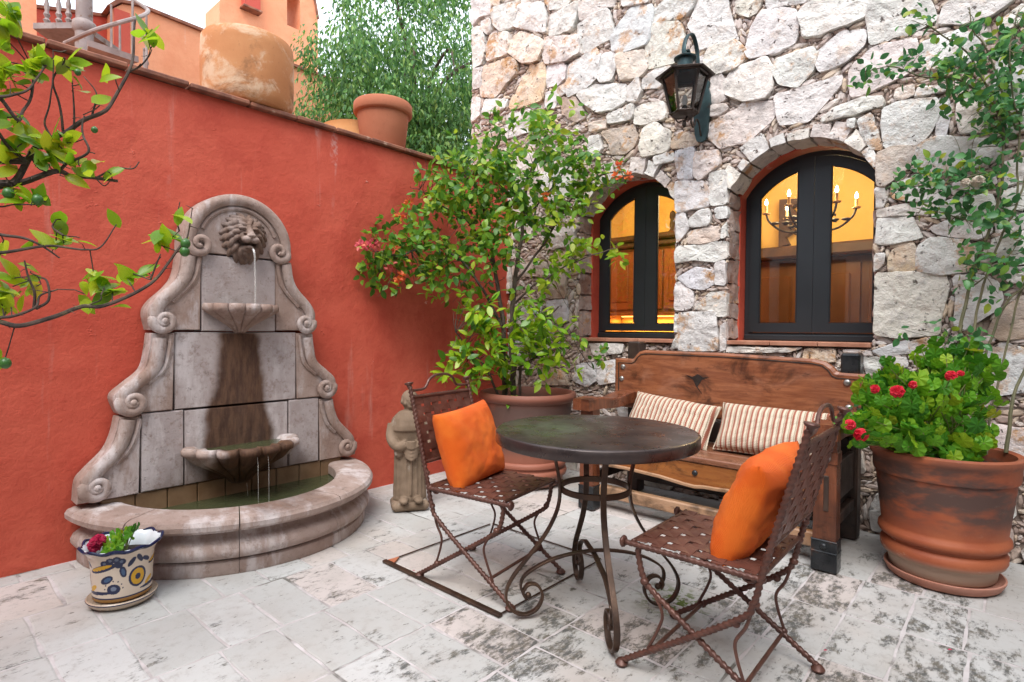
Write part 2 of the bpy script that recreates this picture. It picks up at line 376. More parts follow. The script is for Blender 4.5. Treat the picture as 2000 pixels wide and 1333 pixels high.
LIME_B = [(0.011,0.004,[(1.468,-3.693,1.458),(1.511,-3.619,1.49),(1.524,-3.571,1.517),(1.533,-3.529,1.533),(1.567,-3.463,1.565),(1.565,-3.43,1.559),(1.582,-3.38,1.564),(1.601,-3.329,1.564)]),(0.009,0.003,[(1.546,-3.554,1.521),(1.531,-3.539,1.542),(1.522,-3.517,1.589),(1.521,-3.488,1.641),(1.542,-3.44,1.686),(1.55,-3.404,1.727),(1.566,-3.36,1.754),(1.562,-3.335,1.786),(1.568,-3.299,1.878),(1.553,-3.282,1.948),(1.534,-3.268,2.059)]),(0.006,0.003,[(1.538,-3.519,1.585),(1.54,-3.552,1.617),(1.555,-3.574,1.643),(1.565,-3.6,1.693)]),(0.005,0.002,[(1.525,-3.503,1.6),(1.534,-3.49,1.574),(1.563,-3.459,1.565),(1.577,-3.439,1.591),(1.613,-3.401,1.625),(1.596,-3.409,1.673),(1.587,-3.411,1.702),(1.584,-3.406,1.731)]),(0.005,0.002,[(1.579,-3.613,1.711),(1.583,-3.576,1.725),(1.575,-3.549,1.744),(1.574,-3.515,1.773),(1.57,-3.483,1.842)]),(0.005,0.003,[(1.597,-3.596,1.732),(1.576,-3.575,1.723),(1.569,-3.542,1.681),(1.539,-3.528,1.716),(1.515,-3.508,1.769),(1.478,-3.498,1.86)]),(0.0035,0.0015,[(1.543,-3.444,1.691),(1.548,-3.455,1.763),(1.552,-3.467,1.813),(1.588,-3.451,1.853),(1.606,-3.45,1.865)]),(0.003,0.0015,[(1.551,-3.423,1.709),(1.556,-3.424,1.77),(1.56,-3.426,1.824)]),(0.003,0.0012,[(1.545,-3.47,1.668),(1.541,-3.483,1.702),(1.559,-3.475,1.754),(1.575,-3.47,1.805),(1.583,-3.471,1.883)]),(0.003,0.0012,[(1.54,-3.378,1.746),(1.55,-3.368,1.789),(1.549,-3.368,1.818),(1.524,-3.39,1.861)]),(0.003,0.0012,[(1.561,-3.289,1.899),(1.591,-3.275,1.909),(1.62,-3.262,1.934),(1.638,-3.258,1.949)]),(0.003,0.0015,[(1.551,-3.374,1.57),(1.585,-3.333,1.599),(1.617,-3.296,1.602),(1.623,-3.281,1.623)]),(0.002,0.0012,[(1.554,-3.371,1.568),(1.573,-3.355,1.549),(1.587,-3.342,1.568)]),(0.007,0.003,[(1.526,-3.648,1.181),(1.576,-3.579,1.158),(1.591,-3.542,1.148),(1.628,-3.483,1.171),(1.664,-3.427,1.202),(1.679,-3.389,1.201),(1.704,-3.341,1.229),(1.724,-3.298,1.261),(1.732,-3.266,1.293),(1.734,-3.239,1.331),(1.732,-3.214,1.373),(1.722,-3.199,1.394)]),(0.005,0.002,[(1.571,-3.608,1.161),(1.579,-3.579,1.168),(1.588,-3.55,1.174),(1.603,-3.515,1.196),(1.59,-3.503,1.229),(1.604,-3.469,1.247)]),(0.004,0.002,[(1.587,-3.512,1.192),(1.603,-3.489,1.217),(1.593,-3.487,1.268),(1.566,-3.502,1.28)]),(0.004,0.0018,[(1.584,-3.515,1.196),(1.593,-3.515,1.237),(1.591,-3.525,1.277),(1.592,-3.531,1.317)]),(0.005,0.0015,[(1.562,-3.612,1.328),(1.566,-3.577,1.337),(1.589,-3.524,1.349),(1.611,-3.473,1.359),(1.641,-3.415,1.357),(1.645,-3.38,1.367),(1.651,-3.342,1.431)]),(0.005,0.002,[(1.551,-3.619,1.399),(1.569,-3.577,1.385),(1.588,-3.533,1.377),(1.599,-3.497,1.357),(1.61,-3.461,1.329)]),(0.003,0.0015,[(1.719,-3.285,1.28),(1.734,-3.27,1.323),(1.743,-3.261,1.35)]),(0.0025,0.0012,[(1.711,-3.207,1.426),(1.698,-3.211,1.463),(1.699,-3.203,1.509)]),(0.0025,0.0012,[(1.751,-3.2,1.396),(1.74,-3.188,1.439),(1.728,-3.177,1.492)]),(0.003,0.0015,[(1.613,-3.457,1.39),(1.591,-3.476,1.411),(1.597,-3.47,1.432)]),(0.0025,0.0015,[(1.577,-3.595,1.471),(1.568,-3.576,1.453),(1.571,-3.546,1.462),(1.585,-3.507,1.465)]),(0.002,0.0015,[(1.667,-3.414,1.206),(1.689,-3.394,1.219),(1.692,-3.391,1.232)])]
LIME_C = [((1.524,-3.553,1.983),6),((1.527,-3.549,1.944),6),((1.522,-3.56,1.901),4),((1.56,-3.486,1.87),3),((1.553,-3.501,1.846),3),((1.583,-3.441,1.893),1),((1.584,-3.441,1.858),3),((1.592,-3.426,1.84),2),((1.67,-3.278,1.975),3),((1.68,-3.262,1.95),2),((1.637,-3.343,1.834),2),((1.598,-3.416,1.807),1),((1.621,-3.376,1.756),1),((1.541,-3.526,1.821),5),((1.53,-3.55,1.796),5),((1.523,-3.564,1.773),4),((1.537,-3.541,1.67),4),((1.554,-3.508,1.655),5),((1.527,-3.56,1.694),3),((1.545,-3.527,1.632),4),((1.531,-3.556,1.607),4),((1.565,-3.488,1.624),2),((1.58,-3.458,1.635),4),((1.588,-3.443,1.644),3),((1.618,-3.387,1.623),1),((1.576,-3.469,1.606),4),((1.571,-3.479,1.584),3),((1.602,-3.418,1.584),3),((1.633,-3.361,1.577),2),((1.587,-3.449,1.553),1),((1.53,-3.562,1.54),2),((1.546,-3.534,1.489),5),((1.558,-3.509,1.498),3),((1.57,-3.485,1.481),1),((1.587,-3.455,1.432),1),((1.583,-3.466,1.379),3),((1.591,-3.451,1.373),2),((1.606,-3.42,1.39),1),((1.651,-3.336,1.435),1),((1.558,-3.515,1.355),1),((1.532,-3.568,1.365),2),((1.622,-3.395,1.279),4),((1.637,-3.37,1.259),5),((1.646,-3.354,1.246),3),((1.656,-3.332,1.296),2),((1.668,-3.311,1.297),3),((1.615,-3.411,1.237),2),((1.686,-3.279,1.303),1),((1.7,-3.251,1.38),4),((1.713,-3.228,1.403),3),((1.731,-3.194,1.457),2),((1.735,-3.189,1.398),1),((1.54,-3.555,1.272),2),((1.543,-3.55,1.252),2),((1.559,-3.516,1.294),2),((1.565,-3.506,1.254),2),((1.534,-3.569,1.225),4),((1.537,-3.565,1.198),3),((1.542,-3.555,1.212),2),((1.54,-3.566,1.064),2),((1.46,-3.622,1.865),5),((1.445,-3.642,1.598),6),((1.463,-3.637,1.197),5),((1.402,-3.676,1.731),6),((1.419,-3.671,1.397),6),((1.475,-3.629,1.063),4)]
LIME_F = [(1.752,-3.205,1.386),(1.752,-3.207,1.363),(1.588,-3.505,1.48),(1.561,-3.559,1.491),(1.641,-3.392,1.681),(1.621,-3.424,1.83),(1.567,-3.569,1.052)]
LIME_T = [(1.223, -3.938, 1.445), (1.219, -3.915, 1.456), (1.526, -3.648, 1.181)]
BOUG_B = [(0.022,0.006,[(0.663,-0.677,0.649),(0.657,-0.674,0.936),(0.643,-0.703,1.319),(0.6,-0.734,1.624),(0.586,-0.804,1.957),(0.547,-0.874,2.175),(0.49,-0.949,2.281)]),(0.022,0.005,[(0.725,-0.648,0.652),(0.71,-0.649,1.129),(0.717,-0.633,1.472),(0.74,-0.605,1.778),(0.764,-0.577,2.007),(0.772,-0.562,2.275),(0.853,-0.483,2.543),(0.892,-0.444,2.715)]),(0.012,0.004,[(0.667,-0.687,1.128),(0.597,-0.81,1.391),(0.525,-1.002,1.642),(0.397,-1.18,1.743),(0.318,-1.388,1.655),(0.228,-1.535,1.682)]),(0.01,0.003,[(0.725,-0.625,1.511),(0.868,-0.49,1.78),(1.034,-0.401,2.076),(1.199,-0.316,2.252),(1.337,-0.191,2.31),(1.431,-0.135,2.268)]),(0.009,0.003,[(0.61,-0.726,1.586),(0.503,-0.88,1.918),(0.369,-1.063,2.056),(0.256,-1.161,2.167)]),(0.009,0.003,[(0.706,-0.647,1.32),(0.849,-0.583,1.47),(1.018,-0.496,1.579),(1.239,-0.43,1.68),(1.44,-0.383,1.721)]),(0.008,0.003,[(0.755,-0.585,2.007),(0.629,-0.689,2.35),(0.551,-0.749,2.692)]),(0.008,0.003,[(0.745,-0.596,1.931),(0.983,-0.4,2.31),(1.124,-0.309,2.492)]),(0.012,0.005,[(0.795,-0.653,0.658),(0.803,-0.638,0.941),(0.915,-0.599,1.168),(1.053,-0.538,1.316)]),(0.01,0.004,[(0.703,-0.775,0.66),(0.643,-0.85,0.867),(0.579,-0.971,1.016),(0.545,-1.065,1.126)]),(0.008,0.003,[(0.81,-0.701,0.869),(1.009,-0.654,0.986),(1.115,-0.556,1.097)]),(0.0025,0.0012,[(1.24,-0.346,2.257),(1.327,-0.311,2.177),(1.395,-0.25,2.189),(1.431,-0.243,2.246)]),(0.0025,0.0012,[(1.377,-0.223,2.296),(1.457,-0.18,2.236),(1.525,-0.119,2.23),(1.593,-0.057,2.256)]),(0.005,0.002,[(1.058,-0.477,0.946),(1.009,-0.249,1.054),(1.024,-0.1,1.133)]),(0.004,0.002,[(0.963,-0.287,1.171),(1.011,-0.183,0.974),(1.059,-0.076,0.853),(1.133,-0.009,0.874)])]
BOUG_D = [((0.915,-0.562,2.547),0.261,130),((0.751,-0.712,2.433),0.261,120),((0.61,-0.835,2.506),0.149,40),((1.057,-0.439,2.4),0.224,90),((0.865,-0.614,2.248),0.298,180),((0.644,-0.813,2.209),0.261,150),((0.458,-0.995,2.203),0.223,90),((0.383,-1.125,2.263),0.147,50),((0.425,-1.063,2.012),0.259,130),((0.594,-0.865,1.947),0.261,150),((0.844,-0.642,1.95),0.261,130),((0.357,-1.194,1.781),0.256,130),((0.487,-0.967,1.722),0.261,140),((0.254,-1.384,1.732),0.179,80),((0.215,-1.463,1.585),0.142,50),((0.361,-1.196,1.562),0.219,100),((0.491,-0.968,1.536),0.186,70),((1.227,-0.291,2.253),0.149,50),((1.089,-0.416,2.176),0.149,40),((0.982,-0.517,1.989),0.186,60),((0.767,-0.719,1.614),0.186,50),((0.18,-1.523,1.687),0.088,20),((0.201,-1.494,1.494),0.089,20),((1.323,-0.204,2.272),0.075,12),((1.225,-0.328,0.948),0.075,14),((1.138,-0.401,1.096),0.075,10),((0.474,-0.96,2.393),0.056,20)]
BOUG_Y = [((1.066,-0.507,2.053),0.147,20),((1.175,-0.408,2.091),0.129,20),((1.237,-0.362,1.76),0.147,14),((1.347,-0.265,1.725),0.092,10),((1.128,-0.461,1.685),0.129,20),((1.049,-0.536,1.537),0.147,25),((0.938,-0.634,1.61),0.11,10),((0.753,-0.79,1.939),0.129,25),((0.631,-0.902,1.827),0.092,12),((0.517,-0.998,2.046),0.11,12),((1.0,-0.551,2.604),0.11,20),((0.704,-0.824,2.306),0.11,12),((0.444,-1.128,2.035),0.091,8)]
SHRUB_L = [((0.65,-0.966,1.309),0.145,30),((0.541,-1.063,1.344),0.073,8),((0.842,-0.798,1.166),0.218,70),((0.736,-0.895,1.092),0.218,60),((0.601,-1.017,1.018),0.145,40),((0.523,-1.091,0.871),0.091,15),((0.659,-0.97,0.873),0.145,40),((0.793,-0.848,0.947),0.182,60),((0.948,-0.7,1.313),0.145,25),((0.978,-0.677,1.168),0.109,20),((1.086,-0.58,1.169),0.109,25),((1.062,-0.605,1.023),0.145,30),((1.009,-0.654,0.95),0.109,18),((1.146,-0.534,0.879),0.044,5),((1.012,-0.656,0.823),0.055,6),((0.9,-0.751,0.985),0.145,30),((0.852,-0.802,0.693),0.055,6),((0.579,-1.044,0.781),0.073,10),((0.707,-0.919,1.164),0.109,20)]
BOUG_F = [((0.27,-1.572,1.726),0),((0.286,-1.542,1.7),0),((0.255,-1.602,1.7),0),((0.331,-1.461,1.587),0),((0.32,-1.483,1.569),0),((0.232,-1.646,1.704),0),((0.354,-1.422,1.491),1),((0.367,-1.398,1.51),1),((0.34,-1.439,1.697),1),((0.38,-1.35,2.023),1),((0.35,-1.409,1.916),1),((1.389,-0.278,2.325),1),((1.434,-0.24,2.253),1),((1.374,-0.293,2.245),1),((1.003,-0.629,2.102),1)]
GER = [((3.064,-0.777,0.689),0.127,18),((3.186,-0.68,0.669),0.15,22),((3.299,-0.586,0.66),0.127,18),((3.122,-0.649,0.822),0.154,24),((3.247,-0.55,0.801),0.153,24),((3.051,-0.706,0.832),0.118,16),((3.342,-0.452,0.824),0.106,14),((3.008,-0.801,0.732),0.082,12),((3.078,-0.631,0.924),0.096,14),((3.311,-0.423,0.927),0.108,14),((3.238,-0.475,0.949),0.084,12),((3.371,-0.343,0.974),0.085,12),((3.215,-0.457,1.02),0.068,10),((3.35,-0.324,1.046),0.068,9),((3.145,-0.666,0.755),0.14,20),((3.375,-0.511,0.671),0.081,10)]
GERF = [((3.138,-0.899,0.901),1.0),((3.188,-0.854,0.93),0.6),((3.066,-0.963,0.911),0.7),((2.991,-1.035,0.758),0.8),((3.028,-1.003,0.715),1.0),((3.309,-0.745,0.969),0.8),((3.338,-0.718,0.98),0.5)]
ROSE_B = [(0.009,0.005,[(3.488,-0.326,0.601),(3.501,-0.282,0.8),(3.529,-0.213,0.941),(3.576,-0.167,1.086)]),(0.008,0.004,[(3.334,-0.384,0.575),(3.337,-0.348,0.839),(3.349,-0.278,1.032),(3.37,-0.212,1.281),(3.421,-0.16,1.531),(3.5,-0.15,1.771),(3.533,-0.116,1.943)]),(0.009,0.003,[(3.301,-0.467,0.583),(3.302,-0.319,1.031),(3.323,-0.254,1.28),(3.356,-0.219,1.481),(3.408,-0.167,1.681),(3.45,-0.149,1.951),(3.426,-0.177,2.22),(3.329,-0.257,2.466),(3.254,-0.322,2.564),(3.151,-0.412,2.637)]),(0.007,0.004,[(3.378,-0.318,0.583),(3.396,-0.237,0.983),(3.463,-0.169,1.281),(3.535,-0.129,1.379),(3.623,-0.116,1.448)]),(0.005,0.002,[(3.45,-0.149,1.951),(3.342,-0.288,1.904),(3.214,-0.403,1.866),(3.087,-0.517,1.845),(3.042,-0.559,1.802)]),(0.005,0.002,[(3.426,-0.177,2.22),(3.296,-0.316,2.358),(3.149,-0.447,2.38),(3.038,-0.545,2.428),(2.947,-0.627,2.403)]),(0.004,0.002,[(3.418,-0.159,1.681),(3.252,-0.346,1.723),(3.143,-0.469,1.754)]),(0.005,0.002,[(3.483,-0.155,2.139),(3.385,-0.259,2.496),(3.329,-0.307,2.593),(3.309,-0.322,2.702)]),(0.005,0.002,[(3.5,-0.15,1.771),(3.502,-0.165,2.132),(3.459,-0.222,2.438),(3.482,-0.195,2.656)]),(0.004,0.002,[(3.35,-0.241,1.38),(3.441,-0.183,1.478),(3.512,-0.143,1.599)]),(0.006,0.004,[(3.415,-0.311,0.576),(3.428,-0.241,0.788),(3.509,-0.128,1.281),(3.551,-0.112,1.477)])]
ROSE_L = [((3.387,-0.234,2.383),0.172,120),((3.457,-0.167,2.556),0.123,50),((3.294,-0.315,2.456),0.123,50),((3.445,-0.187,2.212),0.147,110),((3.334,-0.284,2.26),0.123,60),((3.203,-0.398,2.406),0.098,36),((3.075,-0.512,2.441),0.098,26),((2.966,-0.61,2.403),0.074,18),((3.126,-0.461,2.626),0.049,15),((3.254,-0.347,2.603),0.098,22),((3.363,-0.248,2.653),0.074,12),((3.413,-0.221,2.015),0.123,60),((3.304,-0.32,1.94),0.123,46),((3.195,-0.419,1.89),0.098,40),((3.104,-0.501,1.864),0.086,28),((3.234,-0.387,1.768),0.098,28),((3.161,-0.452,1.791),0.074,18),((3.345,-0.289,1.72),0.123,44),((3.454,-0.191,1.77),0.098,50),((3.404,-0.242,1.524),0.123,50),((3.461,-0.194,1.427),0.098,36),((3.35,-0.292,1.475),0.061,15),((3.494,-0.159,1.624),0.074,26),((3.339,-0.311,1.131),0.074,18),((3.303,-0.344,1.081),0.098,22),((3.246,-0.393,1.179),0.037,6),((3.23,-0.41,1.056),0.037,8),((2.988,-0.633,0.808),0.061,26),((3.1,-0.523,1.177),0.025,4),((3.591,-0.055,2.263),0.147,80),((3.619,-0.044,1.772),0.147,60),((3.62,-0.02,2.607),0.147,60)]
ROSE_F = [(3.365, -0.376, 1.858), (3.322, -0.414, 1.853)]

# ------------------------------------------------------------------ materials of the setting
def m_stone():
    k = NT('wall_stone'); oi = k.n('ObjectInfo')
    v = k.n('VectorMath', operation='ADD'); k.l(k.co, v.inputs[0]); sc = k.n('VectorMath', operation='SCALE')
    k.l(oi.outputs['Location'], sc.inputs[0]); sc.inputs['Scale'].default_value = 3.1; k.l(sc.outputs[0], v.inputs[1]); vec = v.outputs[0]
    base = oi.outputs['Color']; n1 = k.noise(6, 6, .72, vec); n2 = k.noise(13, 5, .72, vec); n3 = k.noise(31, 3, .6, vec)
    c = k.mix(k.ramp(k.noise(3.0, 3, .6, vec), .35, .7), base, k.mix(.5, base, (.74, .715, .69)))
    rust = k.math('MULTIPLY', k.ramp(n1, .51, .63), k.ramp(oi.outputs['Random'], .2, .9, .15, 1.)); c = k.mix(rust, c, (.52, .29, .14))
    c = k.mix(k.math('MULTIPLY', k.ramp(n2, .48, .70), .58), c, (.40, .365, .35))
    pit = k.math('MULTIPLY', k.ramp(n3, .64, .70), k.ramp(n1, .40, .52)); c = k.mix(k.math('MULTIPLY', pit, .85), c, (.11, .075, .06))
    k.color(c); k.rough(.9); k.b.inputs['Specular IOR Level'].default_value = .2
    k.bump(k.math('ADD', n2, k.math('MULTIPLY', pit, -.8)), .026, .9); return k.m
MS = m_stone()
MCHIP = None
def m_chip():
    k = NT('chinking_stone'); g = k.n('NewGeometry'); r = g.outputs['Random Per Island']
    cr = k.n('ValToRGB'); k.l(r, cr.inputs[0]); e = cr.color_ramp.elements
    e[0].position = 0; e[0].color = (.50, .38, .32, 1); e[1].position = 1; e[1].color = (.68, .62, .59, 1)
    for p, c in ((.2, (.38, .27, .22)), (.4, (.66, .58, .54)), (.6, (.50, .39, .34)), (.75, (.66, .52, .38))):
        q = e.new(p); q.color = (*c, 1)
    k.color(k.mix(k.ramp(k.noise(40, 4), .4, .7, 0, .35), cr.outputs[0], (.2, .16, .14))); k.rough(.92); k.bump(k.noise(60, 5), .004); return k.m
MCHIP = m_chip()
MMORT = M('lime_mortar', (.20, .15, .125), (.30, .235, .20), 14, .95, .006, 50)
def m_plaster(name, c1, c2, c3):
    k = NT(name); sx = k.n('SeparateXYZ'); k.l(k.co, sx.inputs[0])
    na = k.noise(3.6, 6, .7); nb = k.noise(36, 4, .68)
    c = k.mix(k.ramp(k.noise(1.1, 3, .6), .3, .7), c1, c2)
    c = k.mix(k.ramp(na, .42, .72, 0, .75), c, c3); c = k.mix(k.ramp(nb, .5, .75, 0, .3), c, c3)
    st = k.noise(3.2, 4, .65, k.vscale((3.0, 3.2, .28)))
    c = k.mix(k.ramp(st, .60, .76, 0, .28), c, (.62, .36, .30))
    dr = k.math('MULTIPLY', k.ramp(k.noise(9, 2, .5, k.vscale((1, 1, .12))), .66, .72), k.math('MULTIPLY', k.ramp(sx.outputs[2], 1.75, 2.3), k.ramp(nb, .4, .6))); c = k.mix(k.math('MULTIPLY', dr, .35), c, (.68, .50, .45))
    fl = k.noise(7.5, 4, .75)
    c = k.mix(k.ramp(fl, .71, .73, 0, .5), c, (.70, .45, .38))
    k.color(c); k.rough(.78); k.b.inputs['Specular IOR Level'].default_value = .3
    h = k.math('ADD', k.math('MULTIPLY', na, 2.6), k.math('ADD', k.math('MULTIPLY', k.ramp(fl, .66, .72), .5), k.math('MULTIPLY', nb, .55)))
    k.bump(h, .008, .6); return k.m
MRED = m_plaster('red_plaster', (.53, .083, .047), (.59, .112, .066), (.44, .058, .034))
MPEACH = m_plaster('peach_plaster', (.72, .29, .15), (.76, .34, .19), (.67, .25, .125))
MRED2 = m_plaster('brick_red_plaster', (.50, .085, .06), (.54, .11, .07), (.44, .07, .05))
MTERRA = M('terracotta', (.42, .13, .062), (.50, .19, .09), 5, .75, .003, 60, (.30, .10, .06), 3)
MCOPE = M('dark_clay_tile', (.17, .068, .045), (.30, .12, .07), 9, .85, .006, 40, (.40, .25, .18), 11, t3=(.62, .74))
kb = NT('black_painted_steel'); kb.color(kb.mix(kb.ramp(kb.noise(2.5, 2), .3, .7), (.017, .021, .024), (.022, .027, .031))); kb.rough(.36); MBLACK = kb.m

# ------------------------------------------------------------------ ground and patio floor
g = MB(); g.add([(-60, -60, -.05), (60, -60, -.05), (60, 60, -.05), (-60, 60, -.05)], [(0, 1, 2, 3)])
MG = M('ground_earth', (.30, .27, .23), (.36, .32, .28), .6, .95, .01, 8)
struct(g.build('ground', MG, smooth=False))
MGROUT = M('pale_grout', (.60, .55, .545), (.46, .41, .40), 9, .95, .003, 70, (.16, .15, .13), 4, t3=(.52, .68))
g = MB(); g.box((2.7, -3.5, -.025), (5.4, 7.0, .05)); floor = struct(g.build('patio_floor', MGROUT, smooth=False))
def m_tile():
    k = NT('limestone_paver'); oi = k.n('ObjectInfo'); sx = k.n('SeparateXYZ'); k.l(k.co, sx.inputs[0])
    rnd = oi.outputs['Random']
    c = k.mix(k.ramp(rnd, 0, 1), (.46, .45, .43), (.55, .54, .525))
    c = k.mix(k.math('GREATER_THAN', rnd, .86), c, (.55, .485, .455))
    c = k.mix(k.ramp(k.noise(3, 4, .6), .4, .75, 0, .6), c, (.40, .365, .335))
    c = k.mix(k.ramp(k.noise(1.3, 3), .5, .68, 0, .6), c, (.48, .415, .37))
    c = k.mix(k.ramp(k.noise(24, 4, .75), .5, .72, 0, .55), c, (.34, .31, .285))
    vg = k.vscale((1., .45, 1)); st = k.noise(15, 6, .78, vg, .15)                       # lichen specks, stretched along the grain
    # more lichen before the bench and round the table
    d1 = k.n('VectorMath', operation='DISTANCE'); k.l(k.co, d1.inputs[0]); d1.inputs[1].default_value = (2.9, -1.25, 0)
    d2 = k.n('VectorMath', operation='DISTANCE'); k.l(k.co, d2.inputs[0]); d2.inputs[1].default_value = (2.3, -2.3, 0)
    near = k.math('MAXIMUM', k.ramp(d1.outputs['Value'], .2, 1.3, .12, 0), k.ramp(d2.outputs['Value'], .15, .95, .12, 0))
    big = k.ramp(k.noise(3.4, 3), .42, .62, -.06, .055)
    amt = k.math('ADD', st, k.math('ADD', k.math('ADD', near, big), k.math('MULTIPLY', k.math('SUBTRACT', rnd, .5), .07)))
    fn = k.noise(55, 4, .75, vg)
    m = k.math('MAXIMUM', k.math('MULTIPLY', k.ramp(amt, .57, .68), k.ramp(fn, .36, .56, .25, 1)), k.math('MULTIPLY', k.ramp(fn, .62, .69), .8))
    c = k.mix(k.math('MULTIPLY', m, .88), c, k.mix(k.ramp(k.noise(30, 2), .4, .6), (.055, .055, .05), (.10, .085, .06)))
    moss = k.n('VectorMath', operation='DISTANCE'); k.l(k.co, moss.inputs[0]); moss.inputs[1].default_value = (2.45, -1.55, 0)
    mm = k.math('MULTIPLY', k.ramp(moss.outputs['Value'], .05, .2, 1, 0), k.ramp(k.noise(24, 4, .7), .48, .56))
    c = k.mix(mm, c, (.11, .15, .03))
    pit = k.ramp(fn, .67, .73)
    c = k.mix(k.math('MULTIPLY', pit, .7), c, (.2, .17, .14))
    k.color(c); k.rough(k.ramp(k.noise(8, 4), .3, .7, .62, .85)); k.b.inputs['Specular IOR Level'].default_value = .35
    k.bump(k.math('SUBTRACT', st, k.math('ADD', k.math('MULTIPLY', m, .25), pit)), .006, .5); return k.m
MTILE = m_tile()
rt_ = random.Random(3)
def tile(x0, x1, y0, y1):
    gp = .0035+rt_.uniform(0, .0035); x0 += gp; x1 -= gp; y0 += gp; y1 -= gp
    if x1-x0 < .03 or y1-y0 < .03: return
    n = 5; b = .006; P = []
    def edge(a, c, m=n): return [(a[0]+(c[0]-a[0])*i/m, a[1]+(c[1]-a[1])*i/m) for i in range(m)]
    q = [(x0, y0), (x1, y0), (x1, y1), (x0, y1)]
    out = sum([edge(q[i], q[(i+1) % 4]) for i in range(4)], [])
    out = [(x+rt_.uniform(-.0035, .0035), y+rt_.uniform(-.0035, .0035)) for x, y in out]
    cx, cy = (x0+x1)/2, (y0+y1)/2; m = len(out); tl = (rt_.uniform(-.003, .003), rt_.uniform(-.003, .003)); hz = .003+rt_.uniform(-.001, .0015)
    def zz(x, y): return hz+(x-cx)*tl[0]+(y-cy)*tl[1]
    ins = [(x+(cx-x)/max(.05, abs(x-cx)+1e-6)*b*(abs(x-cx) > 0), y+(cy-y)/max(.05, abs(y-cy)+1e-6)*b) for x, y in out]
    V = [(x, y, -.002) for x, y in out]+[(x, y, zz(x, y)-.002) for x, y in out]+[(x, y, zz(x, y)) for x, y in ins]
    F = [tuple(range(2*m, 3*m))]
    for i in range(m):
        j = (i+1) % m
        F += [(i, j, j+m, i+m), (i+m, j+m, j+2*m, i+2*m)]
    t = MB(); t.add(V, F); t.build('paver', MTILE, floor, smooth=False, fix=False)
xs = [.1, .215, .62, 1.02, 1.43, 1.83, 2.23, 2.64]
offs = [-.02, -.09, -.04, -.10, -.08, -.095, -.06]
for i in range(7):
    y = offs[i]-.2
    tile(xs[i], xs[i+1], y, 0); lens = [.205, .2, .21, .195, .24]
    while y > -4.9:
        L = rt_.choice(lens); tile(xs[i], xs[i+1], y-L, y); y -= L
ys = [0, -.35, -.76, -1.175, -1.58, -1.98, -2.39, -2.8, -3.2, -3.6, -4.0, -4.4, -4.85]
for i in range(len(ys)-1):
    x = 2.64; xo = [.18, .2, .19, .2, .21, .2, .18]
    st = 2.81 if i % 2 == 0 else 2.82
    tile(x, st, ys[i+1], ys[i]); x = st
    while x < 4.05:
        L = min(rt_.choice(xo) if i != 1 else .205, 4.1-x); tile(x, x+L, ys[i+1], ys[i]); x += L

# ------------------------------------------------------------------ red garden wall with its coping
rw = empty('garden_wall', (0.1, -2.6, 0)); tag(rw, 'long smooth red plastered wall behind the stone fountain', 'wall')
b = MB(); ny, nz = 90, 40; V = []; F = []
for i in range(ny+1):
    for j in range(nz+1):
        y = -4.0+i*(6.6/ny); z = 2.455*j/nz
        V.append((.010*noise.noise((y*1.3, z*1.3, 3))+.004*noise.noise((y*5, z*5, 9))-.012, y, z))
for i in range(ny):
    for j in range(nz):
        a = i*(nz+1)+j; F.append((a, a+nz+1, a+nz+2, a+1))
b.add(V, F); b.add([(-.02, -4, 0), (-.02, 2.6, 0), (-.32, 2.6, 0), (-.32, -4, 0), (-.02, -4, 2.45), (-.02, 2.6, 2.45), (-.32, 2.6, 2.45), (-.32, -4, 2.45)], [(4, 5, 6, 7), (2, 3, 7, 6), (1, 2, 6, 5), (3, 0, 4, 7)])
wb = b.build('plaster_face', MRED, rw, fix=False)
y = -4.0; r_ = random.Random(5)
while y < 2.55:
    L = .30+r_.uniform(-.03, .03); t = MB(); t.box((-.155+r_.uniform(-.006, .006), y+L/2, 2.473+r_.uniform(-.004, .004)), (.36, L-.008, .028), bev=.006)
    t.build('coping_tile', MCOPE, rw, smooth=False); y += L

# ------------------------------------------------------------------ stone house wall
SILL, SPR, RISE = 1.10, 2.09, .26
WIN = [(.85, 1.69), (2.07, 2.90)]
def arch(x, x0, x1, spr=SPR, rise=RISE):
    h = (x1-x0)/2; R = (h*h+rise*rise)/(2*rise); d = x-(x0+x1)/2
    return spr+rise-R+math.sqrt(max(0, R*R-d*d))
XL, XR, ZT = -.41, 5.42, 4.7
house = empty('stone_house', (2, 0, 0)); tag(house, 'rough white rubble stone house wall with two arched windows', 'building')
def hl(o):
    o.location = (-2, 0, 0); return o
def ribbon(b, x, lo, hi, y0, y1):
    n = len(x); V = []
    for i in range(n): V += [(x[i], y0, lo[i]), (x[i], y0, hi[i]), (x[i], y1, lo[i]), (x[i], y1, hi[i])]
    F = []
    for i in range(n-1):
        a, c = 4*i, 4*i+4
        F += [(a, c, c+1, a+1), (a+2, a+3, c+3, c+2), (a+1, c+1, c+3, a+3), (a, a+2, c+2, c)]
    F += [(0, 1, 3, 2), (4*n-4, 4*n-2, 4*n-1, 4*n-3)]; b.add(V, F)
lin = lambda a, c, n: [a+(c-a)*i/n for i in range(n+1)]
b = MB(); Y0, Y1 = .012, .36
BW = [(.83, 1.745), (2.05, 2.945)]       # opening in the core, a little wider than in the face stones
cuts = [XL, *BW[0], *BW[1], XR]
for a, c in ((XL, BW[0][0]), (BW[0][1], BW[1][0]), (BW[1][1], XR)): ribbon(b, [a, c], [0, 0], [ZT, ZT], Y0, Y1)
for x0, x1 in BW:
    xx = lin(x0, x1, 24); ribbon(b, xx, [arch(x, x0, x1) for x in xx], [ZT]*25, Y0, Y1); ribbon(b, [x0, x1], [0, 0], [SILL-.03]*2, Y0, Y1)
hl(b.build('wall_core', MMORT, house, smooth=False))
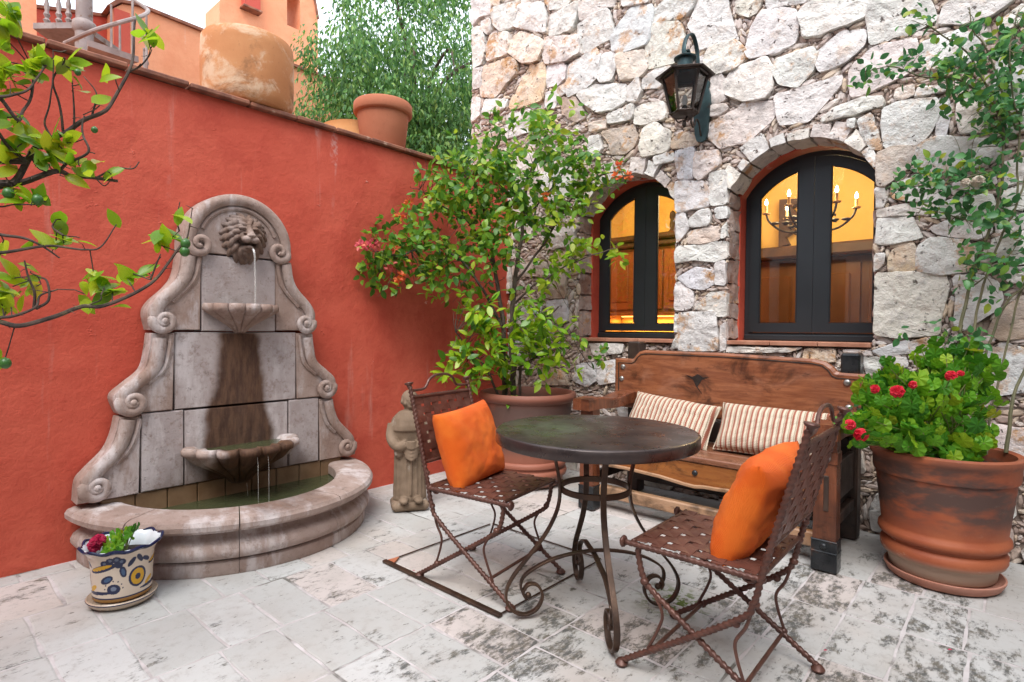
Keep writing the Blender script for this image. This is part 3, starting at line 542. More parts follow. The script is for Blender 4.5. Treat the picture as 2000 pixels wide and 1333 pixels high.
b = MB(); b.box((XL+.0, 2.0, ZT/2), (.02, 3.27, ZT)); hl(b.build('side_wall', MRED, house, smooth=False))

# raster of what is already taken, 8 mm cells
CS = .008; NX, NZ = int((XR-XL)/CS), int(ZT/CS)
GX, GZ = np.meshgrid(XL+(np.arange(NX)+.5)*CS, (np.arange(NZ)+.5)*CS, indexing='ij')
occ = np.zeros((NX, NZ), bool)
for x0, x1 in WIN:
    h = (x1-x0)/2; R = (h*h+RISE*RISE)/(2*RISE)
    top = SPR+RISE-R+np.sqrt(np.maximum(0, R*R-(GX-(x0+x1)/2)**2))
    occ |= (GX > x0-.005) & (GX < x1+.005) & (GZ > SILL-.045) & (GZ < top+.005)
def raster(P):
    P = np.asarray(P); x0, z0 = P.min(0); x1, z1 = P.max(0)
    i0, i1 = max(0, int((x0-XL)/CS)-1), min(NX, int((x1-XL)/CS)+2); j0, j1 = max(0, int(z0/CS)-1), min(NZ, int(z1/CS)+2)
    if i1 <= i0 or j1 <= j0: return None
    X = GX[i0:i1, j0:j1]; Z = GZ[i0:i1, j0:j1]; ins = np.zeros(X.shape, bool); n = len(P)
    for k in range(n):
        xa, za = P[k]; xb, zb = P[(k+1) % n]
        if za == zb: continue
        c = ((za > Z) != (zb > Z)) & (X < (xb-xa)*(Z-za)/(zb-za)+xa); ins ^= c
    return (i0, i1, j0, j1, ins)
def chaikin(P, it=2, q=.2):
    for _ in range(it):
        Q = []
        for i in range(len(P)):
            a = np.array(P[i]); c = np.array(P[(i+1) % len(P)]); Q += [a*(1-q)+c*q, a*q+c*(1-q)]
        P = Q
    return P
TINT = dict(w=(.70, .665, .63), g=(.65, .64, .64), p=(.72, .62, .575), c=(.76, .70, .62), t=(.70, .57, .46), o=(.68, .49, .32), b=(.44, .315, .23))
rr = random.Random(11)
def stone(P, tint, h=None, name='stone', ybase=.03, parent=None, hi=True):
    P = chaikin([tuple(p) for p in P], 2, .075); P = np.array(P)
    d = np.linalg.norm(np.roll(P, -1, 0)-P, axis=1); per = d.sum(); n = max(16, min(56, int(per/.020))); cum = np.concatenate([[0], np.cumsum(d)])
    t = np.linspace(0, per, n, endpoint=False); PP = np.vstack([P, P[:1]])
    O = np.stack([np.interp(t, cum, PP[:, 0]), np.interp(t, cum, PP[:, 1])], 1)
    c = O.mean(0); sd_ = rr.uniform(0, 50); size = math.sqrt(max(1e-4, (np.ptp(O[:, 0])*np.ptp(O[:, 1]))))
    h = h if h else rr.uniform(.016, .036)
    tx, tz = rr.uniform(-.07, .07), rr.uniform(-.07, .07)
    V = []; rings = [(1.0, 0.), (1.0, .75), (.985, .97), (.90, 1.0), (.74, 1.02), (.52, 1.03), (.26, 1.04)]
    for k, (s_, f_) in enumerate(rings):
        for x, z in O:
            q = c+(np.array((x, z))-c)*s_
            if k in (0, 1): q = q+np.array((noise.noise((x*16, z*16, sd_)), noise.noise((x*16, z*16, sd_+9))))*.012+np.array((noise.noise((x*45, z*45, sd_)), noise.noise((x*45, z*45, sd_+9))))*.004
            y = ybase if k == 0 else -h*f_+(noise.noise((q[0]*9, q[1]*9, sd_))*.012+noise.noise((q[0]*24, q[1]*24, sd_))*.009+noise.noise((q[0]*55, q[1]*55, sd_))*.004)*(f_ > .3)+(q[0]-c[0])*tx*f_+(q[1]-c[1])*tz*f_
            V.append((q[0]-c[0], y, q[1]-c[1]))
    V.append((0, -h*1.08+noise.noise((c[0]*9, c[1]*9, sd_))*.012, 0)); F = []
    for k in range(len(rings)-1):
        for i in range(n):
            j = (i+1) % n; F.append((k*n+i, k*n+j, (k+1)*n+j, (k+1)*n+i))
    k = len(rings)-1
    for i in range(n): F.append((k*n+i, k*n+(i+1) % n, len(V)-1))
    b = MB(); b.add(V, F); o = b.build(name, MS, parent or house, fix=False, sharp=24)
    o.location = (c[0]-2, 0, c[1])
    v = rr.uniform(.92, 1.06); o.color = tuple(q*v*rr.uniform(.97, 1.03) for q in tint)+(1,)
    return o
nst = 0
def clip_open(P):
    """pull points that fall inside a window opening back to its edge"""
    Q = []
    for x, z in P:
        for x0, x1 in WIN:
            if x0 < x < x1 and SILL-.045 < z < arch(min(max(x, x0), x1), x0, x1)+.02:
                if z < SILL+.1: z = SILL-.05
                elif x-x0 < .12 and z < SPR+.1: x = x0-.004
                elif x1-x < .12 and z < SPR+.1: x = x1+.004
                else: z = arch(x, x0, x1)+.03
        Q.append((x, z))
    return Q
for kind, P in STONES:
    P = clip_open([(x/1000, z/1000) for x, z in P])
    c = np.mean(P, 0)
    P = [tuple(c+(np.array(p)-c)*1.085) for p in P]; P = clip_open(P)
    stone(P, TINT[kind]); nst += 1
    q = [tuple(c+(np.array(p)-c)*1.01) for p in P]; r_ = raster(chaikin(q, 2, .11))
    if r_: occ[r_[0]:r_[1], r_[2]:r_[3]] |= r_[4]
# voussoirs round each arch, and the rough jamb stones of the left reveals
def solid_block(V8, tint, name, sub=3, amp=.006):
    """a rough hexahedron: 8 corners, faces subdivided and roughened"""
    bm = bmesh.new(); vs = [bm.verts.new(v) for v in V8]
    for f in ((0, 1, 2, 3), (7, 6, 5, 4), (0, 4, 5, 1), (1, 5, 6, 2), (2, 6, 7, 3), (3, 7, 4, 0)): bm.faces.new([vs[i] for i in f])
    bmesh.ops.subdivide_edges(bm, edges=bm.edges, cuts=sub, use_grid_fill=True)
    s_ = rr.uniform(0, 90); cc = sum((v.co for v in bm.verts), Vector())/len(bm.verts)
    for v in bm.verts:
        n_ = noise.noise_vector(v.co*14+Vector((s_, 0, 0))); v.co += n_*amp
        d = v.co-cc; v.co = cc+d*(.985-.06*max(0, d.length/.2-.6)*.3)
    bmesh.ops.recalc_face_normals(bm, faces=bm.faces)
    me = bpy.data.meshes.new(name); bm.to_mesh(me); bm.free(); me.materials.append(MS)
    me.polygons.foreach_set('use_smooth', [True]*len(me.polygons))
    try: me.set_sharp_from_angle(angle=math.radians(50))
    except Exception: pass
    o = link(name, me, house); o.location = (-2, 0, 0); v = rr.uniform(.9, 1.08); o.color = tuple(q*v for q in tint)+(1,)
    return o
for wi, (x0, x1) in enumerate(WIN):
    h = (x1-x0)/2; R = (h*h+RISE*RISE)/(2*RISE); cx, cz = (x0+x1)/2, SPR+RISE-R; am = math.asin(h/R)
    n = 9; cutsA = [-am+2*am*i/n+(rr.uniform(-.055, .055) if 0 < i < n else 0) for i in range(n+1)]
    for i in range(n):
        a, c = cutsA[i]+.008, cutsA[i+1]-.008; th = rr.uniform(.045, .13); dy = rr.uniform(-.02, .0)-.012
        def pt(an, r, y): return (cx+r*math.sin(an), y, cz+r*math.cos(an))
        R0 = R-.012
        front = [pt(a, R0+.004, dy), pt(c, R0, dy), pt(c-.01, R0+th, dy), pt(a+.01, R0+th*rr.uniform(.85, 1.1), dy)]
        back = [pt(a, R0, .2), pt(c, R0+.003, .2), pt(c, R0+th, .2), pt(a, R0+th, .2)]
        solid_block(front+back, rr.choice([TINT['w'], TINT['c'], TINT['w'], TINT['p']]), 'voussoir', 4, .011); nst += 1
        r_ = raster([(p[0], p[2]) for p in front]); occ[r_[0]:r_[1], r_[2]:r_[3]] |= r_[4]
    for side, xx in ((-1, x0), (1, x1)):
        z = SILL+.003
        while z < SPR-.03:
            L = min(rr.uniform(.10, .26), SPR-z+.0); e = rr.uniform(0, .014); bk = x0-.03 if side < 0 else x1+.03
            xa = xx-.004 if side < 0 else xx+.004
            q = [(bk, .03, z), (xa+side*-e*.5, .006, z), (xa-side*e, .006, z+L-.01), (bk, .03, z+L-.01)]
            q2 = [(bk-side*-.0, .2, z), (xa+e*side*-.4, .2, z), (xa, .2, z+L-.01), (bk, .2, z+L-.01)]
            solid_block(q+q2, (.36, .22, .17) if rr.random() < .6 else (.27, .14, .10), 'jamb_stone', 4, .016); z += L  # brown tint paints the reveal's shade and red bounce onto the stone
# other stones, where the photograph hides them or the frame ends
tries = [(.34, .24, 260), (.26, .18, 700), (.18, .13, 1500), (.12, .085, 2500), (.085, .06, 2500)]
for wd, ht, n in tries:
    for _ in range(n):
        if nst > 285: break
        cx, cz = rr.uniform(XL, XR), rr.uniform(0, ZT)
        i, j = min(NX-1, int((cx-XL)/CS)), min(NZ-1, int(cz/CS))
        if occ[i, j]: continue
        a, c = wd*rr.uniform(.75, 1.15)/2, ht*rr.uniform(.75, 1.15)/2; jt = lambda q: rr.uniform(-q*.28, q*.28)
        P = [(cx-a+jt(a), cz-c+jt(c)), (cx+jt(a), cz-c+jt(c)*.5), (cx+a+jt(a), cz-c+jt(c)), (cx+a+jt(a)*.5, cz+jt(c)), (cx+a+jt(a), cz+c+jt(c)), (cx+jt(a), cz+c+jt(c)*.5), (cx-a+jt(a), cz+c+jt(c)), (cx-a+jt(a)*.5, cz+jt(c))]
        P = [(min(max(x, XL+.01), XR), max(z, .004)) for x, z in P]
        r_ = raster(P)
        if not r_ or r_[4].sum() < 20: continue
        sub = occ[r_[0]:r_[1], r_[2]:r_[3]]
        if (sub & r_[4]).sum() > .015*r_[4].sum(): continue
        stone(P, TINT[rr.choice('wwwwgcpctb')]); nst += 1
        C_ = np.mean(P, 0); r_ = raster([tuple(C_+(np.array(p)-C_)*1.06) for p in P]); occ[r_[0]:r_[1], r_[2]:r_[3]] |= r_[4]
# slivers of stone wedged into the joints
bch = MB(); rng = np.random.default_rng(4)
for Lr, Tr, nt_ in ((.11, .034, 3500), (.075, .026, 7000), (.05, .019, 12000), (.032, .014, 16000), (.02, .011, 14000)):
    fi = np.argwhere(~occ)
    if len(fi) == 0: break
    pick = fi[rng.integers(0, len(fi), nt_)]
    for i, j in pick:
        if occ[i, j]: continue
        cx, cz = XL+(i+.5)*CS, (j+.5)*CS; best = None
        L, T = Lr*rng.uniform(.7, 1.25), Tr*rng.uniform(.75, 1.3)
        for an in (0, .5, 1.0, 1.57, -.5, -1.0):
            an = an+rng.uniform(-.2, .2); ca, sa = math.cos(an), math.sin(an)
            k = np.linspace(-.5, .5, 9)*L; ii = ((cx+k*ca-XL)/CS).astype(int); jj = ((cz+k*sa)/CS).astype(int)
            ok = (ii >= 0) & (ii < NX) & (jj >= 0) & (jj < NZ)
            if not ok.all(): continue
            sc = 1-occ[ii, jj].mean()
            if best is None or sc > best[0]: best = (sc, ca, sa)
        if not best or best[0] < .84: continue
        _, ca, sa = best
        O = []
        for k in range(7):
            an = 2*PI*k/7; rx, rz = L/2*math.cos(an)*rng.uniform(.85, 1.1), T/2*math.sin(an)*rng.uniform(.85, 1.15); O.append((cx+rx*ca-rz*sa, cz+rx*sa+rz*ca))
        y = -rng.uniform(-.012, .012); V = [(x, .02, z) for x, z in O]+[(cx+(x-cx)*.97, y+.004, cz+(z-cz)*.97) for x, z in O]+[(cx+(x-cx)*.6, y-.004+rng.uniform(-.003, .003), cz+(z-cz)*.6) for x, z in O]
        F = [tuple(range(14, 21))]
        for k in range(7):
            m_ = (k+1) % 7; F += [(k, m_, m_+7, k+7), (k+7, m_+7, m_+14, k+14)]
        bch.add(V, F)
        r_ = raster(O)
        if r_: occ[r_[0]:r_[1], r_[2]:r_[3]] |= r_[4]
        occ[i, j] = True
ch = hl(bch.build('chinking_stones', MCHIP, house, smooth=False, fix=False)); ch['kind'] = 'stuff'

# ------------------------------------------------------------------ windows
def m_glass():
    k = NT('window_glass'); fr = k.n('Fresnel'); fr.inputs[0].default_value = 1.75
    gl = k.n('BsdfGlossy'); gl.inputs['Roughness'].default_value = .01; tr = k.n('BsdfTransparent'); tr.inputs[0].default_value = (.93, .95, .94, 1)
    mx = k.n('MixShader'); k.l(fr.outputs[0], mx.inputs[0]); k.l(tr.outputs[0], mx.inputs[1]); k.l(gl.outputs[0], mx.inputs[2]); k.l(mx.outputs[0], k.o.inputs[0])
    k.t.nodes.remove(k.b); return k.m
MGLASS = m_glass()
MSILL = M('clay_sill', (.36, .15, .09), (.46, .22, .14), 12, .8, .003, 50)
for wi, (cx, lab) in enumerate(((1.30, 'left'), (2.515, 'right'))):
    hw = .44; x0, x1 = cx-hw, cx+hw
    wdw = link('window', None, house); wdw.location = (-2, 0, 0)
    A = lambda x, ins: arch(x, x0+ins, x1-ins, SPR-.01, RISE-ins*.4)-0.0
    # red plaster band lining the opening
    b = MB(); n = 28; th = .02
    out = [(x0-.03, SILL-.02)]+[(x, arch(x, x0-.03, x1+.03, SPR, RISE+.01)) for x in lin(x0-.03, x1+.03, n)]+[(x1+.03, SILL-.02)]
    inn = [(x0, SILL-.02)]+[(x, arch(x, x0, x1, SPR, RISE-.012)) for x in lin(x0, x1, n)]+[(x1, SILL-.02)]
    V = []; m_ = len(out)
    for y in (.19, .33):
        V += [(p[0], y, p[1]) for p in out]+[(p[0], y, p[1]) for p in inn]
    F = []
    for i in range(m_-1):
        F += [(i, i+1, m_+i+1, m_+i), (2*m_+i+1, 2*m_+i, 3*m_+i, 3*m_+i+1), (m_+i, m_+i+1, 3*m_+i+1, 3*m_+i), (i+1, i, 2*m_+i, 2*m_+i+1)]
    b.add(V, F); b.build('plaster_band', MRED, wdw)
    # fixed steel frame
    fx0, fx1 = x0+.004, x1-.004; ft = lambda x: arch(min(max(x, fx0), fx1), fx0, fx1, SPR-.004, RISE-.018)
    b = MB(); ya, yb = .285, .345; fwid = .032
    xx = lin(fx0, fx1, 40); it = lambda x: arch(min(max(x, fx0+fwid), fx1-fwid), fx0+fwid, fx1-fwid, SPR-.008, RISE-.045)
    xs_ = lin(fx0+fwid, fx1-fwid, 36)
    ribbon(b, xs_, [it(x) for x in xs_], [ft(x) for x in xs_], ya, yb)
    for a, c in ((fx0, fx0+fwid), (fx1-fwid, fx1)):
        q = lin(a, c, 4); ribbon(b, q, [SILL-.029]*5, [ft(x) for x in q], ya, yb)
    ribbon(b, [fx0+fwid, fx1-fwid], [SILL-.029]*2, [SILL+.045]*2, ya, yb)
    b.box((cx, .270, SILL+.012), (x1-x0-.02, .028, .040), bev=.006); b.build('frame', MBLACK, wdw, sharp=30)
    # two casements, each with its pane
    for s in (-1, 1):
        a, c = (fx0+fwid+.002, cx-.001) if s < 0 else (cx+.001, fx1-fwid-.002)
        st, mu = .062, .094; ga, gc = (a+st, c-mu) if s < 0 else (a+mu, c-st)
        so_ = lambda x: it(x)-.003; si_ = lambda x: arch(min(max(x, fx0+fwid+st), fx1-fwid-st), fx0+fwid+st, fx1-fwid-st, SPR-.02, RISE-.10)
        b = MB(); yA, yB = .274, .312
        q = lin(a, ga, 5); ribbon(b, q, [SILL+.048]*6, [so_(x) for x in q], yA, yB)
        q = lin(gc, c, 5); ribbon(b, q, [SILL+.048]*6, [so_(x) for x in q], yA, yB)
        q = lin(ga, gc, 14); ribbon(b, q, [si_(x) for x in q], [so_(x) for x in q], yA, yB); ribbon(b, [ga, gc], [SILL+.048]*2, [SILL+.112]*2, yA, yB)
        # glazing bead
        bd = [(ga+.004, yA+.006, SILL+.116)]+[(x, yA+.006, si_(x)-.004) for x in lin(ga+.004, gc-.004, 12)]+[(gc-.004, yA+.006, SILL+.116)]
        b.tube(bd, .006, 5, closed=True)
        cs = b.build('casement', MBLACK, wdw, sharp=30)
        b = MB(); q = lin(ga-.006, gc+.006, 12); ribbon(b, q, [SILL+.105]*13, [si_(x)+.006 for x in q], .293, .297); b.build('pane', MGLASS, wdw, smooth=False)
    b = MB(); o0, o1 = WIN[wi]
    for k in range(3):
        a = o0+.004+(o1-o0-.008)*k/3; b.box((a+(o1-o0-.008)/6, .125, SILL-.022), ((o1-o0)/3-.006, .32, .026), bev=.003)
    b.build('sill', MSILL, wdw, smooth=False)

# ------------------------------------------------------------------ lit kitchen behind the windows
MYEL = M('ochre_plaster', (.70, .45, .13), (.74, .49, .16), 3, .85, .002, 30)
MWOOD = M('cherry_cabinet_wood', (.20, .062, .022), (.27, .085, .03), 6, .4, .001, 60, vs=(1, 1, .2))
MDARKW = M('dark_beam_wood', (.045, .02, .011), (.075, .034, .018), 7, .55, .002, 40)
room = MB(); X0, X1, RY0, RY1, RZ = -.38, 4.5, .362, 2.75, 3.1
room.add([(X0, RY0, 0), (X1, RY0, 0), (X1, RY1, 0), (X0, RY1, 0), (X0, RY0, RZ), (X1, RY0, RZ), (X1, RY1, RZ), (X0, RY1, RZ)], [(0, 3, 7, 4), (1, 5, 6, 2), (3, 2, 6, 7), (4, 7, 6, 5)])
struct(room.build('kitchen_room', MYEL, smooth=False))
b = MB(); b.box(((X0+X1)/2, (RY0+RY1)/2, .012), (X1-X0, RY1-RY0, .02)); struct(b.build('kitchen_floor', MTERRA, smooth=False))
def emis(name, c, s):
    k = NT(name); k.b.inputs['Emission Color'].default_value = (*c, 1); k.b.inputs['Emission Strength'].default_value = s; k.color((.8, .7, .5)); return k.m
cab = empty('wall_cabinet', (.41, 2.55, 1.36)); tag(cab, 'cherry wood wall cabinet with raised panels seen through the left window', 'cabinet')
b = MB(); b.box((0, .0, .40), (1.54, .38, .78), bev=.004); b.build('carcass', MWOOD, cab, smooth=False)
b = MB(); b.box((0, -.03, .83), (1.55, .48, .06), bev=.01); b.box((0, -.05, .90), (1.56, .54, .07), bev=.02); b.build('cornice', MDARKW, cab, smooth=False)
b = MB(); b.box((0, -.02, -.005), (1.55, .42, .035), bev=.01); b.build('light_rail', MWOOD, cab, smooth=False)
for k in range(4):
    x = -.576+k*.384; d = MB(); d.box((x, -.2, .40), (.36, .022, .70), bev=.004)
    dr = d.build('door', MWOOD, cab, smooth=False); d = MB(); d.box((x, -.216, .40), (.23, .02, .52), bev=.012); d.build('panel', MWOOD, dr, smooth=False)
cnt = empty('kitchen_counter', (.41, 2.42, 0)); tag(cnt, 'kitchen counter glowing amber under the cabinet lights', 'counter')
b = MB(); b.box((0, 0, .44), (1.54, .6, .86), bev=.004); b.build('base_unit', MWOOD, cnt, smooth=False)
b = MB(); b.box((0, -.02, .895), (1.55, .66, .045), bev=.008); b.build('worktop', MTERRA, cnt, smooth=False)
b = MB(); b.box((0, .315, 1.13), (1.54, .012, .42)); b.build('splashback', MYEL, cnt, smooth=False)
li = MB(); li.box((0, .05, -.03), (1.4, .03, .012)); o = li.build('light_strip', emis('warm_strip', (1, .55, .12), 2), cab, smooth=False)
ld = bpy.data.lights.new('cabinet_light', 'AREA'); ld.shape = 'RECTANGLE'; ld.size = 1.4; ld.size_y = .05; ld.energy = 11; ld.color = (1, .56, .16)
lo_ = bpy.data.objects.new('cabinet_light', ld); COL.objects.link(lo_); lo_.parent = cab; lo_.location = (0, .04, -.05)
# carved figure on the cabinet
b = MB(); b.lathe([(.0, 0), (.05, 0), (.05, .03), (.028, .06), (.034, .12), (.022, .17), (.036, .2), (.032, .25), (0, .28)], 12)
fg = b.build('carved_finial', MDARKW); fg.location = (.48, 2.42, 2.29); tag(fg, 'small dark carved figure on top of the wall cabinet', 'ornament')
# chimney breast, mantel and hutch seen in the right window
hb = empty('wooden_hutch', (2.45, 2.55, 0)); tag(hb, 'tall dark wooden hutch seen through the right window', 'cupboard')
MHUT = M('brown_hutch_wood', (.085, .034, .015), (.13, .052, .022), 5, .4, .001, 60, vs=(1, 1, .2))
b = MB(); b.box((0, .02, .95), (2.3, .34, 1.88), bev=.01); b.build('carcass', MHUT, hb, smooth=False)
b = MB(); b.box((0, -.06, 1.95), (2.45, .5, .12), bev=.02); b.build('cornice', MDARKW, hb, smooth=False)
for k in range(4):
    b = MB(); b.box((-.8+k*.53, -.16, 1.30), (.46, .03, 1.05), bev=.006); d_ = b.build('door', MHUT, hb, smooth=False); b = MB(); b.box((-.8+k*.53, -.18, 1.30), (.30, .03, .85), bev=.014); b.build('panel', MHUT, d_, smooth=False)
for s in (-1, 1):
    b = MB(); b.lathe([(0, 0), (.07, 0), (.06, .05), (.045, .1), (.06, .5), (.045, 1.3), (.06, 1.7), (.07, 1.85)], 14, mat=Matrix.Translation((s*1.1, -.2, .02))); b.build('column', MDARKW, hb)
cb_ = empty('ceiling_corbel', (1.62, 2.6, 2.05)); tag(cb_, 'dark carved wooden bracket on the yellow kitchen wall', 'bracket')
b = MB(); b.prism([(0, 0), (.1, .02), (.06, .1), (.16, .16), (.10, .24), (.2, .3), (.12, .4), (.24, .48), (0, .5)], -.05, .05, 'y'); b.build('bracket_body', MDARKW, cb_, smooth=False)
b = MB(); b.box((.0, 0, -.04), (.16, .12, .08), bev=.01); b.build('bracket_foot', MDARKW, cb_, smooth=False)
clp = empty('unseen_ceiling_lamp', (.3, 1.3, 2.94)); tag(clp, 'unseen round ceiling lamp added to brighten the kitchen behind the left window', 'lamp')  # lamp added out of view to brighten the left side of the kitchen
b = MB(); b.lathe([(0, .15), (.16, .15), (.17, .12), (.16, .10), (0, .10)], 24); b.build('base', MDARKW, clp)
b = MB(); b.lathe([(.15, .10), (.14, .05), (.09, .015), (0, 0)], 24); b.build('globe', emis('lamp_globe', (1, .75, .4), 3), clp)
ld = bpy.data.lights.new('unseen_ceiling_light', 'POINT'); ld.energy = 32; ld.color = (1, .74, .38); ld.shadow_soft_size = .15
lo_ = bpy.data.objects.new('unseen_ceiling_light', ld); COL.objects.link(lo_); lo_.parent = clp; lo_.location = (0, 0, -.1)
chn = empty('chandelier', (2.22, 1.35, 2.12)); tag(chn, 'wrought iron chandelier with lit candle bulbs inside the right window', 'chandelier')
MIRON = M('wrought_iron', (.018, .012, .010), (.04, .022, .015), 12, .5, .001, 60)
b = MB(); b.tube([(0, 0, -.12), (0, 0, .9)], .008, 6); b.ball((0, 0, -.12), .03); b.ball((0, 0, .1), (.03, .03, .05)); b.build('stem', MIRON, chn)
MBULB = emis('candle_bulb', (1, .78, .42), 22); MCAN = M('candle_sleeve', (.7, .5, .3), (.75, .55, .33), 5, .6, 0)
for k in range(6):
    a = 2*PI*k/6+.3; ca, sa = math.cos(a), math.sin(a)
    arm = [(r*ca, r*sa, z) for r, z in [(0, -.08), (.08, -.13), (.2, -.12), (.3, -.04), (.33, .03)]]
    b = MB(); b.tube(crom(arm, 6), .009, 6); b.tube([((.18+.05*t*math.cos(t*5))*ca, (.18+.05*t*math.cos(t*5))*sa, -.02+.05*t*math.sin(t*5)) for t in [i/14 for i in range(15)]], .007, 5)
    for t in range(3): b.ball(((.1+.08*t)*ca, (.1+.08*t)*sa, -.05), (.035, .035, .012))
    ar = b.build('arm', MIRON, chn)
    b = MB(); b.lathe([(0, 0), (.03, 0), (.034, .01), (.012, .015), (.011, .075), (0, .075)], 10, mat=Matrix.Translation((.33*ca, .33*sa, .03))); b.build('candle', MCAN, chn)
    b = MB(); b.lathe([(0, 0), (.012, .012), (.013, .025), (.006, .048), (0, .058)], 10, mat=Matrix.Translation((.33*ca, .33*sa, .105))); b.build('bulb', MBULB, chn)
ld = bpy.data.lights.new('chandelier_light', 'POINT'); ld.energy = 46; ld.color = (1, .74, .38); ld.shadow_soft_size = .25
lo_ = bpy.data.objects.new('chandelier_light', ld); COL.objects.link(lo_); lo_.parent = chn; lo_.location = (0, 0, .35)
# ------------------------------------------------------------------ far sides of the court, behind the camera, seen in the panes
MGRY = m_plaster('grey_plaster', (.33, .34, .345), (.38, .39, .395), (.29, .30, .30))
cw = empty('courtyard_house', (2.6, -7.2, 0)); tag(cw, 'plain grey courtyard house mirrored in the window panes', 'building')
b = MB(); b.box((0, 0, 2.4), (6.6, .4, 4.8)); b.build('wall', MGRY, cw, smooth=False)
b = MB(); b.box((0, .02, 4.84), (6.7, .5, .08), bev=.01); b.build('coping', MCOPE, cw, smooth=False)
for x in (-1.9, 0, 1.9):
    b = MB(); b.box((x, .21, 1.25), (1.1, .06, 2.4), bev=.01); d_ = b.build('door', MBLACK, cw, smooth=False)
cw = empty('courtyard_side_wall', (5.6, -3.5, 0)); tag(cw, 'grey side wall of the court mirrored in the window panes', 'wall')
b = MB(); b.box((0, 0, 2.3), (.35, 6.9, 4.6)); b.build('wall', MGRY, cw, smooth=False)
b = MB(); b.box((0, 0, 4.63), (.42, 6.9, .05), bev=.01); b.build('coping', MCOPE, cw, smooth=False)
# ------------------------------------------------------------------ background beyond the red wall
b = MB(); b.box((-1.35, -3.2, 2.35), (2.3, 6.4, .1)); struct(b.build('roof_terrace', MTERRA, smooth=False))
def bldg(name, label, loc): return tag(empty(name, loc), label, 'building')
p = bldg('peach_house', 'flat peach plastered house front at the top left corner', (-4.2, -4.4, 0))
b = MB(); b.box((0, 0, 4.3), (.4, 3.40, 8.6)); b.build('wall', MPEACH, p, smooth=False)
b = MB(); b.box((0, 0, 8.64), (.5, 3.5, .08), bev=.01); b.build('coping', MCOPE, p, smooth=False)
p = bldg('red_parapet', 'low brick red parapet wall behind the spiral stair', (-5.6, -2.0, 0))
b = MB(); b.prism([(-.9, 0), (.75, 0), (.75, 5.33), (-.47, 5.01), (-.9, 4.9)], -.15, .15, 'x'); b.build('wall', MRED2, p, smooth=False)
b = MB(); b.prism([(-.9, 4.9), (.75, 5.33), (.75, 5.37), (-.9, 4.94)], -.18, .18, 'x'); b.build('coping', MCOPE, p, smooth=False)
p = bldg('peach_stair_wall', 'peach rooftop wall with sloping dark coping beside the stair', (-5.3, -.9, 0))
pr = [(-.88, 0), (2.4, 0), (2.4, 5.30), (.6, 5.31), (-.3, 5.33), (-.6, 5.34), (-.78, 5.30), (-.88, 5.2)]
b = MB(); b.prism(pr, -.15, .15, 'x'); b.build('wall', MPEACH, p, smooth=False)
b = MB(); b.prism([(-.9, 5.2), (-.8, 5.3), (-.62, 5.34), (-.3, 5.33), (.6, 5.31), (2.45, 5.30), (2.45, 5.34), (.6, 5.35), (-.3, 5.37), (-.63, 5.38), (-.84, 5.33), (-.95, 5.2)], -.19, .19, 'x'); b.build('coping', MCOPE, p, smooth=False)
b = MB(); b.box((.16, -.79, 4.6), (.05, .17, 1.2)); b.build('end_pier', MRED2, p, smooth=False)
p = bldg('bell_gable', 'peach bell gable with arched opening above the clay pots', (-8.0, 1.46, .68))
# side facing the patio, with an arched slot
b = MB()
def tower():
    A0, A1, T = -1.75, .98, 7.9; a, c, zs, zt = .30, .58, 6.62, 7.20
    ys_ = lin(a, c, 10); V = []
    def rib(y_, lo, hi, x0=-.35, x1=.35):
        n = len(y_); V = []
        for i in range(n): V.extend([(x1, y_[i], lo[i]), (x1, y_[i], hi[i]), (x0, y_[i], lo[i]), (x0, y_[i], hi[i])])
        F = []
        for i in range(n-1):
            q, r = 4*i, 4*i+4; F.extend([(q, r, r+1, q+1), (q+2, q+3, r+3, r+2), (q+1, r+1, r+3, q+3), (q, q+2, r+2, r)])
        F.extend([(0, 1, 3, 2), (4*n-4, 4*n-2, 4*n-1, 4*n-3)]); b.add(V, F)
    rib([-1.0, -.85, -.5, -.1, a], [0]*5, [6.55, 6.75, 7.1, 7.5, 7.9]); rib(ys_, [zt+.14*math.sqrt(max(0, 1-((y-(a+c)/2)/((c-a)/2))**2)) for y in ys_], [7.95]*11)
    rib([a, c], [0, 0], [zs, zs]); q = lin(c, A1, 8); rib(q, [0]*9, [7.9-.9*((y-c)/(A1-c))**2.4 for y in q])
tower(); b.build('wall', MPEACH, p, smooth=False)
b = MB(); b.box((.1, -.455, 6.86), (.8, .30, .55)); b.build('stepped_block', MRED2, p, smooth=False)
b = MB(); b.box((.1, -.455, 6.57), (.86, .36, .04), bev=.006); b.build('block_ledge', MCOPE, p, smooth=False)
q = lin(.58, .98, 8); b = MB(); b.tube([(.36, y, 7.92-.9*((y-.58)/.4)**2.4) for y in q], .03, 5); b.build('edge_moulding', MCOPE, p)
# spiral stair
MGREY = M('grey_painted_iron', (.22, .17, .155), (.30, .24, .22), 9, .55, .001, 60, (.16, .09, .06), 14)
sp = empty('spiral_stair', (-2.6, -2.58, 2.4)); tag(sp, 'grey iron spiral stair with balusters and handrail above the red wall', 'staircase')
b = MB(); b.lathe([(0, 0), (.065, 0), (.065, .95), (.085, .97), (.09, 1.0), (.085, 1.03), (.068, 1.05), (.068, 1.3), (.085, 1.32), (.09, 1.36), (.085, 1.39), (.062, 1.41), (.058, 2.6), (0, 2.6)], 20); b.build('centre_post', MGREY, sp)
for pol, z in (([(-.32, -.30), (.02, -.02), (-.28, .32), (-.72, .06)], 1.36), ([(0, 0), (.62, -.1), (.60, .25)], .98), ([(0, 0), (.60, .25), (.45, .5)], .80), ([(0, 0), (.45, .5), (.2, .64)], .62)):
    t = MB(); t.prism(pol, z-.025, z+.025, 'z'); t.build('tread', MGREY, sp, smooth=False)
